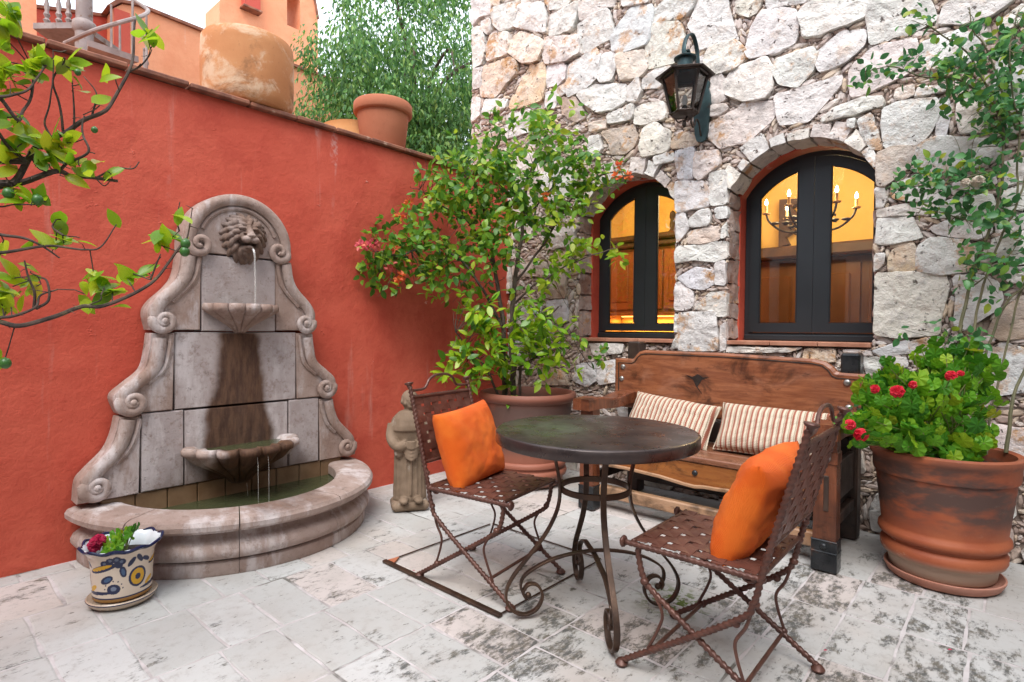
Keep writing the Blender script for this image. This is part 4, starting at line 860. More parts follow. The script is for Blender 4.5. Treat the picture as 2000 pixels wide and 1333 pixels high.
def baluster(x, y, z0, z1):
    b = MB(); pr = [(0, 0), (.016, 0), (.016, .02), (.028, .05), (.014, .07), (.026, .10), (.014, .13), (.022, .18), (.012, .22), (.011, .4), (.012, .45), (.02, .47), (.011, .5), (.009, z1-z0), (0, z1-z0)]
    b.lathe(pr, 8, mat=Matrix.Translation((x, y, z0))); return b.build('baluster', MGREY, sp)
for x, y, z0, z1 in ((-.29, -.21, 1.38, 2.4), (-.21, -.14, 1.38, 2.4), (-.135, -.085, 1.38, 2.4), (.03, .19, .72, 1.62), (.09, .24, .60, 1.45), (.28, .29, .62, 1.9), (.34, .36, .5, 1.2), (.48, .34, .55, 1.47)): baluster(x, y, z0, z1)
hp = [(.59, -.24, .93), (.81, -.11, 1.0), (.83, .05, 1.12), (.73, .23, 1.28), (.49, .35, 1.46), (.23, .4, 1.61), (-.02, .38, 1.76), (-.22, .34, 1.88)]
b = MB(); b.tube(crom(hp, 6), .016, 8); b.build('handrail', MGREY, sp)

# pots standing on the wall
def m_pot(name, c1, c2, stain, pale, sc=4., pv=(.5, .62), zs=1.):
    k = NT(name); v = k.vscale((1, 1, zs))
    c = k.mix(k.ramp(k.noise(2.5, 5), .35, .65), c1, c2); c = k.mix(k.ramp(k.noise(sc, 6, .65, v, .5), .52, .66, 0, .9), c, stain)
    c = k.mix(k.ramp(k.noise(sc*1.25, 6, .7, v, .4), *pv, 0, .85), c, pale); c = k.mix(k.ramp(k.noise(45, 3), .6, .75, 0, .4), c, stain)
    k.color(c); k.rough(.82); k.bump(k.noise(40, 5), .002); k.b.inputs['Specular IOR Level'].default_value = .3; return k.m
MPOT1 = m_pot('weathered_clay', (.47, .19, .075), (.55, .25, .105), (.28, .125, .055), (.66, .46, .31), 3.6, (.49, .64), 1.2)
MPOT2 = m_pot('red_clay', (.40, .135, .07), (.45, .16, .085), (.33, .11, .06), (.5, .24, .15), 3, (.66, .8))
MPOT3 = m_pot('ochre_clay', (.55, .25, .09), (.6, .3, .12), (.42, .2, .08), (.66, .42, .24), 3, (.6, .75))
MSOIL = M('potting_soil', (.022, .016, .012), (.05, .036, .026), 40, .95, .008, 60)
def pot(name, label, loc, prof, mat, n=56, soil=None):
    e = empty(name, loc); tag(e, label, 'plant pot'); b = MB(); b.lathe(prof, n); b.build('pot_body', mat, e, sharp=50)
    if soil:
        s = MB(); V = []; F = []; nr, ns = 6, 28
        for i in range(nr+1):
            for j in range(ns):
                a = 2*PI*j/ns; r = soil[0]*i/nr; V.append((r*math.cos(a), r*math.sin(a), soil[1]+.02*noise.noise((r*9*math.cos(a)+loc[0], r*9*math.sin(a), 2))))
        for i in range(nr):
            for j in range(ns): F.append((i*ns+j, (i+1)*ns+j, (i+1)*ns+(j+1) % ns, i*ns+(j+1) % ns))
        s.add(V, F); s.build('soil', MSOIL, e)
    return e
pot('clay_drum_pot', 'largest pale stained clay drum pot on the red wall', (-.11, -2.235, 2.488), [(0, 0), (.235, 0), (.252, .015), (.266, .08), (.268, .30), (.266, .37), (.264, .42), (.256, .432), (.236, .43), (.225, .1), (0, .08)], MPOT1)
pot('flared_clay_pot', 'plain red flared clay pot with banded rim on the wall', (-.11, -1.225, 2.488), [(0, 0), (.155, 0), (.162, .01), (.193, .275), (.211, .277), (.219, .288), (.218, .35), (.208, .362), (.194, .355), (.15, .05), (0, .04)], MPOT2)
pot('small_ochre_pot', 'low ochre pot half hidden behind the flared clay pot', (-.42, -1.27, 2.402), [(0, 0), (.2, 0), (.255, .12), (.265, .2), (.245, .27), (.255, .31), (.235, .315), (.22, .25), (0, .06)], MPOT3)

# ------------------------------------------------------------------ tree behind the wall
def m_leaf(name, stops, trans=.35, rough=.45, spec=.5, vein=0):
    k = NT(name); g = k.n('NewGeometry'); oi = k.n('ObjectInfo')
    v = k.math('FRACT', k.math('ADD', g.outputs['Random Per Island'], oi.outputs['Random']))
    cr = k.n('ValToRGB'); k.l(v, cr.inputs[0]); e = cr.color_ramp.elements
    e[0].position = stops[0][0]; e[0].color = (*stops[0][1], 1); e[1].position = stops[-1][0]; e[1].color = (*stops[-1][1], 1)
    for p_, c_ in stops[1:-1]: q = e.new(p_); q.color = (*c_, 1)
    col = k.mix(k.ramp(k.noise(30, 3), .35, .7, 0, .25), cr.outputs[0], tuple(q*.6 for q in stops[0][1]))
    k.color(col); k.rough(rough); k.b.inputs['Specular IOR Level'].default_value = spec
    tl = k.n('BsdfTranslucent'); k.l(col, tl.inputs[0]); mx = k.n('MixShader'); mx.inputs[0].default_value = trans
    k.l(k.b.outputs[0], mx.inputs[1]); k.l(tl.outputs[0], mx.inputs[2]); k.l(mx.outputs[0], k.o.inputs[0]); return k.m
MFIG = m_leaf('fig_foliage', [(0, (.045, .13, .035)), (.35, (.085, .23, .055)), (.7, (.15, .34, .07)), (1, (.30, .47, .11))], .4)
MBARK = M('grey_bark', (.075, .052, .04), (.13, .095, .075), 14, .9, .004, 40)
def leafverts(p, d, nrm, L, Wd, fold=.12, curl=.15):
    """6-point folded leaf"""
    d = d.normalized(); s_ = d.cross(nrm); s_ = s_.normalized() if s_.length > 1e-5 else d.orthogonal().normalized(); n_ = s_.cross(d)
    V = [p, p+d*L*.38+s_*Wd*.5+n_*fold*Wd, p+d*L*.75+s_*Wd*.34+n_*(fold*Wd-curl*L*.3), p+d*L-n_*curl*L*.6, p+d*L*.75-s_*Wd*.34+n_*(fold*Wd-curl*L*.3), p+d*L*.38-s_*Wd*.5+n_*fold*Wd, p+d*L*.4, p+d*L*.75-n_*curl*L*.3]
    return V, [(0, 6, 1), (1, 6, 7, 2), (2, 7, 3), (0, 5, 6), (5, 4, 7, 6), (4, 3, 7)]
tr = empty('fig_tree', (-3.15, 1.5, 0)); tag(tr, 'dense dark green weeping tree rising behind the red wall', 'tree')
b = MB(); rt2 = random.Random(21); tips = []
trunk = crom([(0, 0, 0), (.1, .05, 1.5), (-.05, .1, 3.0), (.05, 0, 4.2)], 6); b.tube(trunk, lambda t: .17*(1-t*.45), 10)
for k in range(9):
    a = 2*PI*k/9+rt2.uniform(-.2, .2); h0 = rt2.uniform(2.4, 4.2); R_ = rt2.uniform(.4, 1.1); zt_ = rt2.uniform(3.8, 6.2)
    pth = crom([(.05, .05, h0), (R_*.4*math.cos(a), R_*.4*math.sin(a), (h0+zt_)/2+.3), (R_*math.cos(a), R_*math.sin(a), zt_), (R_*1.2*math.cos(a), R_*1.2*math.sin(a), zt_-.4)], 6)
    b.tube(pth, lambda t: .035*(1-t)+.006, 6); tips.append(pth)
b.build('trunk', MBARK, tr)
b = MB(); cl = []
for k in range(450):
    th = rt2.uniform(0, 2*PI); u_ = rt2.uniform(-1, 1); r3 = rt2.random()**.4
    c = Vector((1.55*r3*math.sqrt(1-u_*u_)*math.cos(th), 1.6*r3*math.sqrt(1-u_*u_)*math.sin(th), 4.4+2.2*r3*u_))
    # open a couple of gaps where the sky shows
    if noise.noise(c*1.3+Vector((3, 1, 5))) < -.2 and c.z > 4.6: continue
    cl.append((c, rt2.uniform(.2, .42)))
for c, R_ in cl:
    for _ in range(int(150*(R_/.4)**2)):
        q = Vector((rt2.gauss(0, 1), rt2.gauss(0, 1), rt2.gauss(0, 1))).normalized()*R_*rt2.random()**.33
        q.z *= .95
        d = Vector((q.x*.8+rt2.uniform(-.25, .25), q.y*.8+rt2.uniform(-.25, .25), -.1-rt2.random()*.6)); n_ = (q.normalized()+Vector((rt2.uniform(-.5, .5), rt2.uniform(-.5, .5), .4)))
        V, F = leafverts(c+q, d, n_, rt2.uniform(.065, .11), rt2.uniform(.028, .045)); b.add([tuple(v) for v in (V[0], V[1], V[3], V[5])], [(0, 1, 2), (0, 2, 3)])
cr_ = b.build('crown', MFIG, tr, smooth=False, fix=False); cr_['kind'] = 'stuff'

# ------------------------------------------------------------------ wall fountain
def m_cantera(name, c1, c2, c3, wet=True):
    k = NT(name); sx = k.n('SeparateXYZ'); k.l(k.co, sx.inputs[0]); X, Yc, Z = sx.outputs
    oi = k.n('ObjectInfo')
    c = k.mix(k.ramp(k.noise(5, 7, .68), .35, .68), c1, c2)
    c = k.mix(k.ramp(oi.outputs['Random'], 0, 1, 0, .35), c, c3)
    c = k.mix(k.ramp(k.noise(3.2, 6, .65, k.vscale((1, 1.8, .5))), .50, .66, 0, .75), c, (.62, .555, .545))          # lime bloom
    c = k.mix(k.ramp(k.noise(22, 7, .78), .50, .68, 0, .6), c, (.20, .125, .095))
    c = k.mix(k.ramp(k.noise(8, 8, .8), .60, .70, 0, .75), c, (.10, .07, .055))                              # dark weathering
    if wet:      # brown run-off stain between the bowls
        yy = k.math('ABSOLUTE', k.math('ADD', Yc, k.math('MULTIPLY', k.math('SUBTRACT', k.noise(5, 4), .5), .12)))
        wdt = k.ramp(Z, .45, 1.12, .19, .10); inn = k.ramp(k.math('SUBTRACT', yy, wdt), -.025, .03, 1, 0)
        hgt = k.math('MULTIPLY', k.ramp(Z, .25, .30, 0, 1), k.ramp(Z, 1.11, 1.13, 1, 0)); c = k.mix(k.math('MULTIPLY', k.math('MULTIPLY', inn, hgt), .96), c, k.mix(k.ramp(k.noise(9, 4, .7, k.vscale((1, 3, .6))), .35, .65), (.055, .022, .011), (.12, .058, .03)))
        low = k.math('MULTIPLY', k.ramp(k.math('ADD', Z, k.math('MULTIPLY', k.noise(4, 4), .25)), .40, .56, 1, 0), k.ramp(yy, .35, .55, 1, 0)); low = k.math('MULTIPLY', low, k.ramp(X, .12, .16, 1, 0))
        c = k.mix(k.math('MULTIPLY', low, .7), c, (.11, .055, .03))
    k.color(c); k.rough(k.ramp(k.noise(10, 4), .3, .7, .68, .9)); k.b.inputs['Specular IOR Level'].default_value = .3
    k.bump(k.math('ADD', k.noise(30, 8, .72), k.math('MULTIPLY', k.ramp(k.noise(75, 3), .62, .72), -.6)), .006, .7); return k.m
MCAN2 = m_cantera('pink_cantera_stone', (.29, .19, .15), (.42, .31, .265), (.40, .33, .30)); MCANP = m_cantera('lilac_cantera_stone', (.36, .285, .265), (.47, .40, .385), (.44, .385, .38))
ft = empty('wall_fountain', (.1, -2.42, 0)); tag(ft, 'carved pink stone wall fountain with lion mask and two scalloped bowls', 'fountain')
PROF = [(.30, .755), (.40, .745), (.45, .71), (.53, .635), (.61, .60), (.70, .582)]
PROF2 = [(.71, .58), (.80, .605), (.86, .55), (.93, .475), (1.03, .45), (1.12, .44)]
PROF3 = [(1.13, .445), (1.22, .46), (1.28, .435), (1.36, .36), (1.43, .32), (1.55, .30)]
TH = .115
def fblock(poly, x1, x0=.0, bev=.006):
    """block with an inset front edge"""
    c = (sum(p[0] for p in poly)/len(poly), sum(p[1] for p in poly)/len(poly)); n = len(poly); b = MB()
    ins = []
    for i in range(n):
        p0, p1, p2 = Vector(poly[i-1]), Vector(poly[i]), Vector(poly[(i+1) % n]); d = ((p0-p1).normalized()+(p2-p1).normalized())
        q = p1+(Vector(c)-p1).normalized()*bev; ins.append((q.x, q.y))
    V = [(x0, *p) for p in poly]+[(x1-bev, *p) for p in poly]+[(x1, *p) for p in ins]
    F = [tuple(range(2*n, 3*n)), tuple(range(n))[::-1]]
    for i in range(n):
        j = (i+1) % n; F += [(i, j, j+n, i+n), (i+n, j+n, j+2*n, i+2*n)]
    b.add(V, F); return b
def side(prof, s, inner_lo, inner_hi, vol, joint=.003):
    cur = crom([(p[1]*s, p[0], 0) for p in prof], 6); z0, z1 = prof[0][0]+joint, prof[-1][0]-joint
    outl = [(v.x, min(max(v.y, z0), z1)) for v in cur]
    poly = outl+[(inner_hi*s, z1), (inner_lo*s, z0)]
    b = fblock(poly, TH); o = b.build('scroll_block', MCAN2, ft, smooth=False)
    # raised outer moulding that curls into a volute
    vy, vz, vr = vol; b = MB()
    path = [Vector((TH+.006, v.x-s*.036, v.y)) for v in cur[::-1]]
    path = [q for q in path if q.z > vz+.01 and q.z < z1-.012]
    a0 = math.atan2(path[-1].z-vz, s*(path[-1].y-vy*s)) if path else 0
    # spiral, in mirrored coordinates
    st = 26; sp_ = []
    r_st = max(vr, math.hypot(path[-1].z-vz, path[-1].y-vy*s))
    for i in range(1, st+1):
        t = i/st; a = a0-t*1.55*2*PI; r = (r_st*(1-t)**1.0*(1 if t > .3 else 1))*(1) if t < .0 else vr*(1-t)*.92+.012+(r_st-vr)*max(0, 1-t*3.5)
        sp_.append(Vector((TH+.012+.02*t, s*(vy+r*math.cos(a)), vz+r*math.sin(a))))
    allp = path+sp_; m_ = len(allp)
    prof_ = [(math.cos(2*PI*k/10)*.75, math.sin(2*PI*k/10)*1.0) for k in range(10)]
    b.tube(rs(allp, .012), lambda t: .032*(1-.72*max(0, (t-.5)/.5)), 10, prof=prof_, up=(1, 0, 0)); b.ball((TH+.03, s*vy, vz), (.014, .017, .017), seg=10, rings=6)
    b.build('volute', MCAN2, o)
    # slim inner bead
    b = MB(); pb = [Vector((TH+.002, v.x-s*.088, v.y)) for v in cur if v.y > vz+.09 and v.y < z1-.01]
    if len(pb) > 3: b.tube(pb, .013, 6, up=(1, 0, 0)); b.build('bead', MCAN2, o)
for s in (-1, 1):
    side(PROF, s, .50, .49, (.678, .372, .046))
    side(PROF2, s, .345, .335, (.528, .770, .048))
    side(PROF3, s, .21, .205, (.388, 1.18, .045))
def panel(y0, y1, z0, z1, x1): fblock([(y0+.003, z0+.003), (y1-.003, z0+.003), (y1-.003, z1-.003), (y0+.003, z1-.003)], x1, bev=.007).build('panel_block', MCANP, ft, smooth=False)
panel(-.49, -.29, .30, .71, TH-.004); panel(-.29, .29, .30, .705, TH-.008); panel(.29, .49, .30, .71, TH-.004)
panel(-.335, .34, .71, 1.125, TH-.006); panel(-.205, .21, 1.125, 1.55, TH-.003)
# arched top
n = 24; arcp = [(.30*math.cos(PI*i/n), 1.60+.30*math.sin(PI*i/n)) for i in range(n+1)]
o = fblock([(.30, 1.555)]+arcp+[(-.30, 1.555)], TH).build('arch_block', MCAN2, ft, smooth=False)
b = MB(); pth = [(TH+.008, .268*math.cos(a), 1.60+.268*math.sin(a)) for a in [PI*i/30 for i in range(31)]]
for s in (1, -1):
    ext = []
    for i in range(1, 22):
        t = i/21; a = -t*1.35*2*PI; r = .050*(1-t)+.010; ext.append((TH+.014+.02*t, s*(.218+r*math.cos(a)), 1.60+r*math.sin(a)))
    if s == 1: right = ext
    else: left = ext
b.tube(rs(right[::-1]+pth+left, .012), lambda t: .032*(1-.62*max(0, abs(t-.5)-.22)/.28), 10, prof=[(math.cos(2*PI*k/10)*.75, math.sin(2*PI*k/10)) for k in range(10)], up=(1, 0, 0)); b.build('arch_moulding', MCAN2, o)
b = MB(); b.tube([(TH+.001, .215*math.cos(a), 1.605+.215*math.sin(a)) for a in [PI*(.12+.76*i/30) for i in range(31)]], .012, 6, up=(1, 0, 0)); b.build('arch_bead', MCAN2, o)
# lion mask
def remesh(o, vx, sm=2):
    m_ = o.modifiers.new('r', 'REMESH'); m_.mode = 'VOXEL'; m_.voxel_size = vx; m_.use_smooth_shade = True
    if sm: q = o.modifiers.new('s', 'SMOOTH'); q.iterations = sm; q.factor = .5
    return o
b = MB(); B_ = lambda c, r: b.ball(c, r, seg=14, rings=10)
B_((.02, 0, .0), (.05, .10, .11)); B_((.06, 0, .015), (.06, .064, .078)); B_((.10, 0, -.03), (.05, .046, .030))
for s in (-1, 1):
    B_((.128, s*.028, -.034), (.036, .034, .026)); B_((.104, s*.044, .046), (.022, .032, .014)); B_((.100, s*.046, .024), (.012, .014, .009)); B_((.095, s*.046, -.008), (.022, .020, .022)); B_((.075, s*.082, .085), (.022, .024, .03)); B_((.112, s*.03, .012), (.012, .016, .006))
b.tube(crom([(.098, 0, .06), (.118, 0, .025), (.140, 0, -.008)], 5), lambda t: .024+.004*t, 9); B_((.150, 0, -.008), (.018, .034, .014))
B_((.105, 0, -.088), (.036, .032, .016)); B_((.075, 0, -.095), (.04, .042, .03))
for ring, (r0_, r1_, nn, xx, th_) in enumerate(((.055, .105, 13, .075, .0165), (.07, .14, 17, .048, .019), (.085, .17, 20, .018, .02))):
    for k in range(nn):
        a = 2*PI*k/nn+ring*.21; dn = 1.0 if math.sin(a) > -.2 else 1.2; sw = (.022+.012*math.sin(k*1.7))*(1 if math.cos(a) > 0 else -1)
        if ring == 0 and math.sin(a) < -.55: continue
        def at(r, x, w_): return (x, r*math.cos(a)-w_*math.sin(a), r*math.sin(a)*dn+w_*math.cos(a))
        b.tube(crom([at(r0_, xx+.005, 0), at(r0_*.6+r1_*.4, xx+.022, sw*.2), at(r0_*.25+r1_*.75, xx+.012, -sw*.5), at(r1_, xx-.012, -sw*1.3)], 5), lambda t: th_*(.75+.5*math.sin(PI*t))*(1-.35*t), 8)
lm = b.build('lion_mask', MCAN2, ft); lm.location = (TH-.02, .02, 1.668); lm.scale = (.85, .78, .78); remesh(lm, .0036, 1)
# scalloped bowls
def bowl(zr, zb, R_, nl, rb):
    H = zr-zb
    def lob(a): return abs(math.sin((a+PI/2)*nl/2.))**.55
    def sc(a, z, j): return 1+(.20 if j < 5 else .15)*(lob(a)-.8)
    pr = [(rb*.55, zb-.004), (rb*.8, zb+.01), (rb*1.05, zb+H*.16), (R_*.58, zb+H*.42), (R_*.84, zb+H*.62), (R_*.97, zr-.046), (R_*1.03, zr-.036), (R_*1.04, zr-.012), (R_*1.0, zr), (R_*.86, zr-.003), (R_*.78, zr-.022), (R_*.4, zr-.045), (0, zr-.05)]
    b = MB(); b.lathe(pr, 168, -PI/2, PI/2, sc); o = b.build('bowl', MCAN2, ft, sharp=60); o.location = (TH-.01, 0, 0)
    return o
b1 = bowl(1.28, 1.12, .20, 14, .05); b2 = bowl(.505, .27, .305, 16, .08)
def m_water():
    k = NT('green_water'); k.color((.085, .095, .045)); k.rough(.04); k.b.inputs['Specular IOR Level'].default_value = .6; k.b.inputs['Transmission Weight'].default_value = .35; k.b.inputs['IOR'].default_value = 1.33
    k.bump(k.noise(30, 3, .55), .006, .7); return k.m
MWAT = m_water()
for R_, z, bo in ((.165, 1.258, b1), (.255, .482, b2)):
    b = MB(); P = [(0, 0, z)]+[(R_*math.cos(a), R_*math.sin(a), z) for a in [-PI/2+PI*i/20 for i in range(21)]]; b.add(P, [(0, i, i+1) for i in range(1, 21)]); b.build('bowl_water', MWAT, bo)
# basin: plinth, moulded wall and rim, each of curved stones
AX, BY = .78, .735
def swept(prof, t0, t1, n, name):
    b = MB(); V = []; m_ = len(prof)
    for i in range(n+1):
        t = t0+(t1-t0)*i/n; c, s_ = math.cos(t), math.sin(t); nx, ny_ = c/AX, s_/BY; q = math.hypot(nx, ny_); nx, ny_ = nx/q, ny_/q
        for o_, z in prof: V.append((AX*c+nx*o_, BY*s_+ny_*o_, z))
    F = []
    for i in range(n):
        for j in range(m_): F.append((i*m_+j, (i+1)*m_+j, (i+1)*m_+(j+1) % m_, i*m_+(j+1) % m_))
    F += [tuple(range(m_))[::-1], tuple(n*m_+j for j in range(m_))]; b.add(V, F); return b.build(name, MCAN2, ft, sharp=35)
E_ = [-PI/2+.03, -.98, -.36, .30, .92, PI/2-.03]
for i in range(5):
    t0, t1 = E_[i]+.0014, E_[i+1]-.0014
    swept([(-.16, .0), (.0, 0), (.006, .01), (.006, .062), (-.004, .072), (-.16, .072)], t0, t1, 16, 'plinth_stone')
    swept([(-.16, .073), (-.012, .073), (.018, .085), (.03, .105), (.03, .125), (.018, .148), (-.012, .168), (-.028, .19), (-.03, .205), (-.15, .205), (-.15, .08)], t0+.0006, t1-.0006, 16, 'basin_stone')
    swept([(-.165, .206), (-.03, .206), (.03, .212), (.05, .228), (.052, .25), (.04, .268), (.015, .276), (-.13, .279), (-.155, .272), (-.165, .26)], t0+.004 if i else t0, t1, 16, 'rim_stone')
b = MB(); P = [(0, 0, .20)]+[((AX-.13)*math.cos(t), (BY-.13)*math.sin(t), .20) for t in [-PI/2+PI*i/40 for i in range(41)]]; b.add(P, [(0, i, i+1) for i in range(1, 41)]); b.build('basin_water', MWAT, ft)
b = MB(); P = [(0, 0, .06)]+[((AX-.1)*math.cos(t), (BY-.1)*math.sin(t), .06) for t in [-PI/2+PI*i/40 for i in range(41)]]; b.add(P, [(0, i, i+1) for i in range(1, 41)]); b.build('basin_floor', M('algae_stone', (.10, .10, .05), (.16, .14, .08), 8, .8, .003, 40), ft)
MWETT = M('wet_brown_tile', (.18, .10, .05), (.26, .16, .09), 6, .4, .002, 30)
for k in range(9):
    t = MB(); t.box((.05, -.585+k*.146, .18), (.1, .142, .24), bev=.004); t.build('splash_tile', MWETT, ft, smooth=False)
def m_jet():
    k = NT('clear_water'); k.b.inputs['Transmission Weight'].default_value = .8; k.b.inputs['IOR'].default_value = 1.33; k.rough(.05); k.color((.95, .93, .9)); return k.m
MJET = m_jet()
b = MB(); b.tube([(.235, .02, 1.59), (.25, .02, 1.575), (.258, .02, 1.54), (.262, .02, 1.45), (.264, .02, 1.35), (.264, .02, 1.262)], lambda t: .004+.002*math.sin(t*9)**2, 7); b.build('water_jet', MJET, ft)
for yy, z0, z1, xx in ((-.03, .47, .202, .40), (.03, .47, .202, .395), (.0, .29, .202, .2)):
    b = MB(); b.tube([(xx, yy, z0-.01), (xx+.012, yy, z0-.05), (xx+.015, yy, z1)], .0014, 5); b.build('drip', MJET, ft)
b = MB(); V, F = leafverts(Vector((.33, .46, .204)), Vector((.5, .6, 0)), Vector((0, 0, 1)), .06, .028, .05, .02); b.add([tuple(v) for v in V], F)
o = b.build('fallen_leaf', M('yellow_leaf', (.65, .36, .03), (.7, .45, .05), 9, .6, 0)); o.location = (.1, -2.42, 0); tag(o, 'small yellow leaf floating at the right of the fountain basin', 'leaf')
# ------------------------------------------------------------------ iron furniture
MRUST = M('rust_brown_iron', (.088, .036, .026), (.13, .056, .040), 14, .42, .0012, 90, (.08, .035, .026), 9, metal=.3, spec=.5)
MSTRAP = M('rust_brown_strap', (.115, .043, .030), (.16, .065, .046), 10, .4, .0012, 120, (.10, .04, .028), 7, metal=.25, spec=.45)
MTABLE_LEG = M('worn_bronze_iron', (.055, .034, .026), (.10, .058, .038), 11, .42, .001, 80, (.17, .10, .055), 16, metal=.55, t3=(.62, .75))
TW = 2*PI/.04
def strap(wd, L, nn, ph, base, U, Vv, N, off, amp, parent, th=.0028):
    """flat strap along U, centred at base + Vv*off, waving along N with nn crossings"""
    k = nn*4; V = []; F = []
    for i in range(k+1):
        t = i/k; p = base+U*(L*t)+Vv*off+N*(amp*math.cos(PI*nn*t+ph-PI/2*0))
        for a, c in ((-1, 1), (1, 1), (1, -1), (-1, -1)): V.append(tuple(p+Vv*(a*wd/2)+N*(c*th/2)))
    for i in range(k):
        for j in range(4): F.append((4*i+j, 4*i+(j+1) % 4, 4*i+4+(j+1) % 4, 4*i+4+j))
    F += [(0, 1, 2, 3), (4*k+3, 4*k+2, 4*k+1, 4*k)]
    b = MB(); b.add(V, F); return b.build('strap', MSTRAP, parent, sharp=50)
def chair(loc, rz, label):
    e = empty('folding_chair', loc, rz); tag(e, label, 'chair')
    Wy = .212; SZ = .43
    A = [(-.325, .875), (-.275, .69), (-.222, .49), (-.205, .42), (-.185, .345), (-.13, .275), (.24, .015)]
    Bp = [(.195, .425), (.19, .37), (.17, .31), (.115, .262), (-.27, .015)]
    for s in (-1, 1):
        y = s*Wy
        b = MB(); pts = rs(crom([(x, y, z) for x, z in A], 10), .004); b.tube(pts, .0098, 8, twist=TW, up=(0, 1, 0))
        b.lathe([(0, 0), (.01, 0), (.012, .01), (.021, .018), (.021, .023), (0, .027)], 10, mat=Matrix.Translation((-.327, y, .87)) @ Matrix.Rotation(-.22, 4, 'Y'))
        b.build('back_post', MRUST, e, sharp=None)
        b = MB(); pts = rs(crom([(x, y*.93, z) for x, z in Bp], 10), .004); b.tube(pts, .0098, 8, twist=TW, up=(0, 1, 0)); b.build('leg', MRUST, e, sharp=None)
        b = MB(); b.tube(rs([(-.21, y, SZ-.006), (.235, y, SZ-.006)], .006), .0095, 8, twist=TW); b.lathe([(0, 0), (.019, .002), (.021, .008), (.012, .016), (0, .018)], 10, mat=Matrix.Translation((.235, y, SZ-.006)) @ Matrix.Rotation(PI/2, 4, 'Y'))
        b.build('seat_rail', MRUST, e, sharp=None)
        for P in ([(-.19, .36), (-.165, .27), (-.135, .215), (-.14, .165), (-.165, .09)], [(.165, .305), (.125, .265), (.10, .215), (.115, .16), (.15, .085)], [(-.205, .425), (-.17, .405), (-.145, .42), (-.12, .43)]):
            b = MB(); b.tube(crom([(x, y*.965, z) for x, z in P], 6), .0055, 6); b.build('brace', MRUST, e)
        for P in ((-.19, .345), (-.135, .27), (.165, .305), (.13, .09), (-.16, .09), (-.222, .49), (-.205, .425)):
            b = MB(); b.ball((P[0], y*.97, P[1]), (.015, .013, .013), seg=9, rings=6); b.build('collar', MRUST, e)
        for xx in (.243, -.273):
            b = MB(); b.lathe([(0, 0), (.021, 0), (.023, .006), (.013, .018), (0, .022)], 10, mat=Matrix.Translation((xx, y*(1 if xx > 0 else .93), 0))); b.build('foot', MRUST, e)
    for nm, pts, r in (('front_rail', [(.205, -Wy, SZ+.002), (.205, Wy, SZ+.002)], .008), ('rear_rail', [(-.205, -Wy, SZ+.002), (-.205, Wy, SZ+.002)], .008), ('lower_back_rail', [(-.238, -Wy, .535), (-.238, Wy, .535)], .008),
                       ('top_rail', [(-.313, -Wy, .826), (-.313, Wy, .826)], .009), ('stretcher', [(.13, -Wy, .092), (.13, Wy, .092)], .007), ('stretcher', [(-.16, -Wy*.93, .085), (-.16, Wy*.93, .085)], .007)):
        b = MB(); b.tube(rs(pts, .01), r, 8, twist=TW if 'stretch' not in nm else 0.); b.build(nm, MRUST, e, sharp=None)
    hy = [(-Wy, .855), (-.13, .858), (-.105, .873), (-.085, .90), (-.04, .918), (.04, .918), (.085, .90), (.105, .873), (.13, .858), (Wy, .855)]
    b = MB(); b.tube(crom([(-.320, y, z) for y, z in hy], 6), .0065, 7); b.build('handle', MRUST, e)
    X, Y, Z = Vector((1, 0, 0)), Vector((0, 1, 0)), Vector((0, 0, 1))
    nx, ny_ = 8, 8; px_, py_ = .40/nx, .41/ny_
    for i in range(ny_): strap(.039, .41, nx, PI*(i % 2)+PI/2/nx*0, Vector((-.205, 0, SZ+.006)), X, Y, Z, -.205+py_*(i+.5), .0022, e)
    for i in range(nx): strap(.036, .42, ny_, PI*((i+1) % 2), Vector((0, -.21, SZ+.006)), Y, X, Z, -.20+px_*(i+.5), .0022, e)
    b0, b1 = Vector((-.240, 0, .537)), Vector((-.313, 0, .826)); U = (b1-b0).normalized(); Lb = (b1-b0).length; N = U.cross(Y)
    for i in range(7): strap(.042, Lb, 7, PI*(i % 2), b0, U, Y, N, -.18+.06*i, .0022, e)
    for i in range(7): strap(.030, .42, 7, PI*((i+1) % 2), b0+Vector((0, -.21, 0)), Y, U, N, Lb/7*(i+.5), .0022, e)
    return e
chair((1.725, -1.905, .009), math.radians(8), 'rust brown iron chair beside the stone statue, holding an orange cushion')
chair((2.765, -1.885, .009), math.radians(181), 'rust brown iron chair nearest the camera, its woven back turned to us')
# table
tb = empty('round_table', (2.255, -1.865, .009)); tag(tb, 'round dark metal table with scrolled iron legs in the middle', 'table')
def m_top():
    k = NT('patinated_metal'); c = k.mix(k.ramp(k.noise(5, 6, .6), .35, .65), (.045, .033, .032), (.085, .06, .052))
    sx = k.n('SeparateXYZ'); k.l(k.co, sx.inputs[0])
    d = k.n('VectorMath', operation='DISTANCE'); k.l(k.co, d.inputs[0]); d.inputs[1].default_value = (-.14, -.1, .74)
    gm = k.math('MULTIPLY', k.ramp(d.outputs['Value'], .03, .33, 1, .0), k.ramp(k.noise(8, 7, .7, None, .5), .38, .62))
    c = k.mix(k.math('MULTIPLY', gm, .8), c, (.13, .15, .105)); c = k.mix(k.ramp(k.noise(14, 7, .75, None, .5), .6, .74, 0, .55), c, (.19, .20, .19))
    k.color(c); k.rough(k.ramp(k.noise(9, 5), .3, .7, .2, .42)); k.b.inputs['Metallic'].default_value = .5; k.bump(k.noise(45, 5), .0008); return k.m
MTOP = m_top()
b = MB(); b.lathe([(0, .742), (.39, .742), (.4, .7405), (.404, .736), (.404, .70), (.400, .695), (.385, .695), (.385, .715), (0, .715)], 96); b.build('table_top', MTOP, tb, sharp=45)
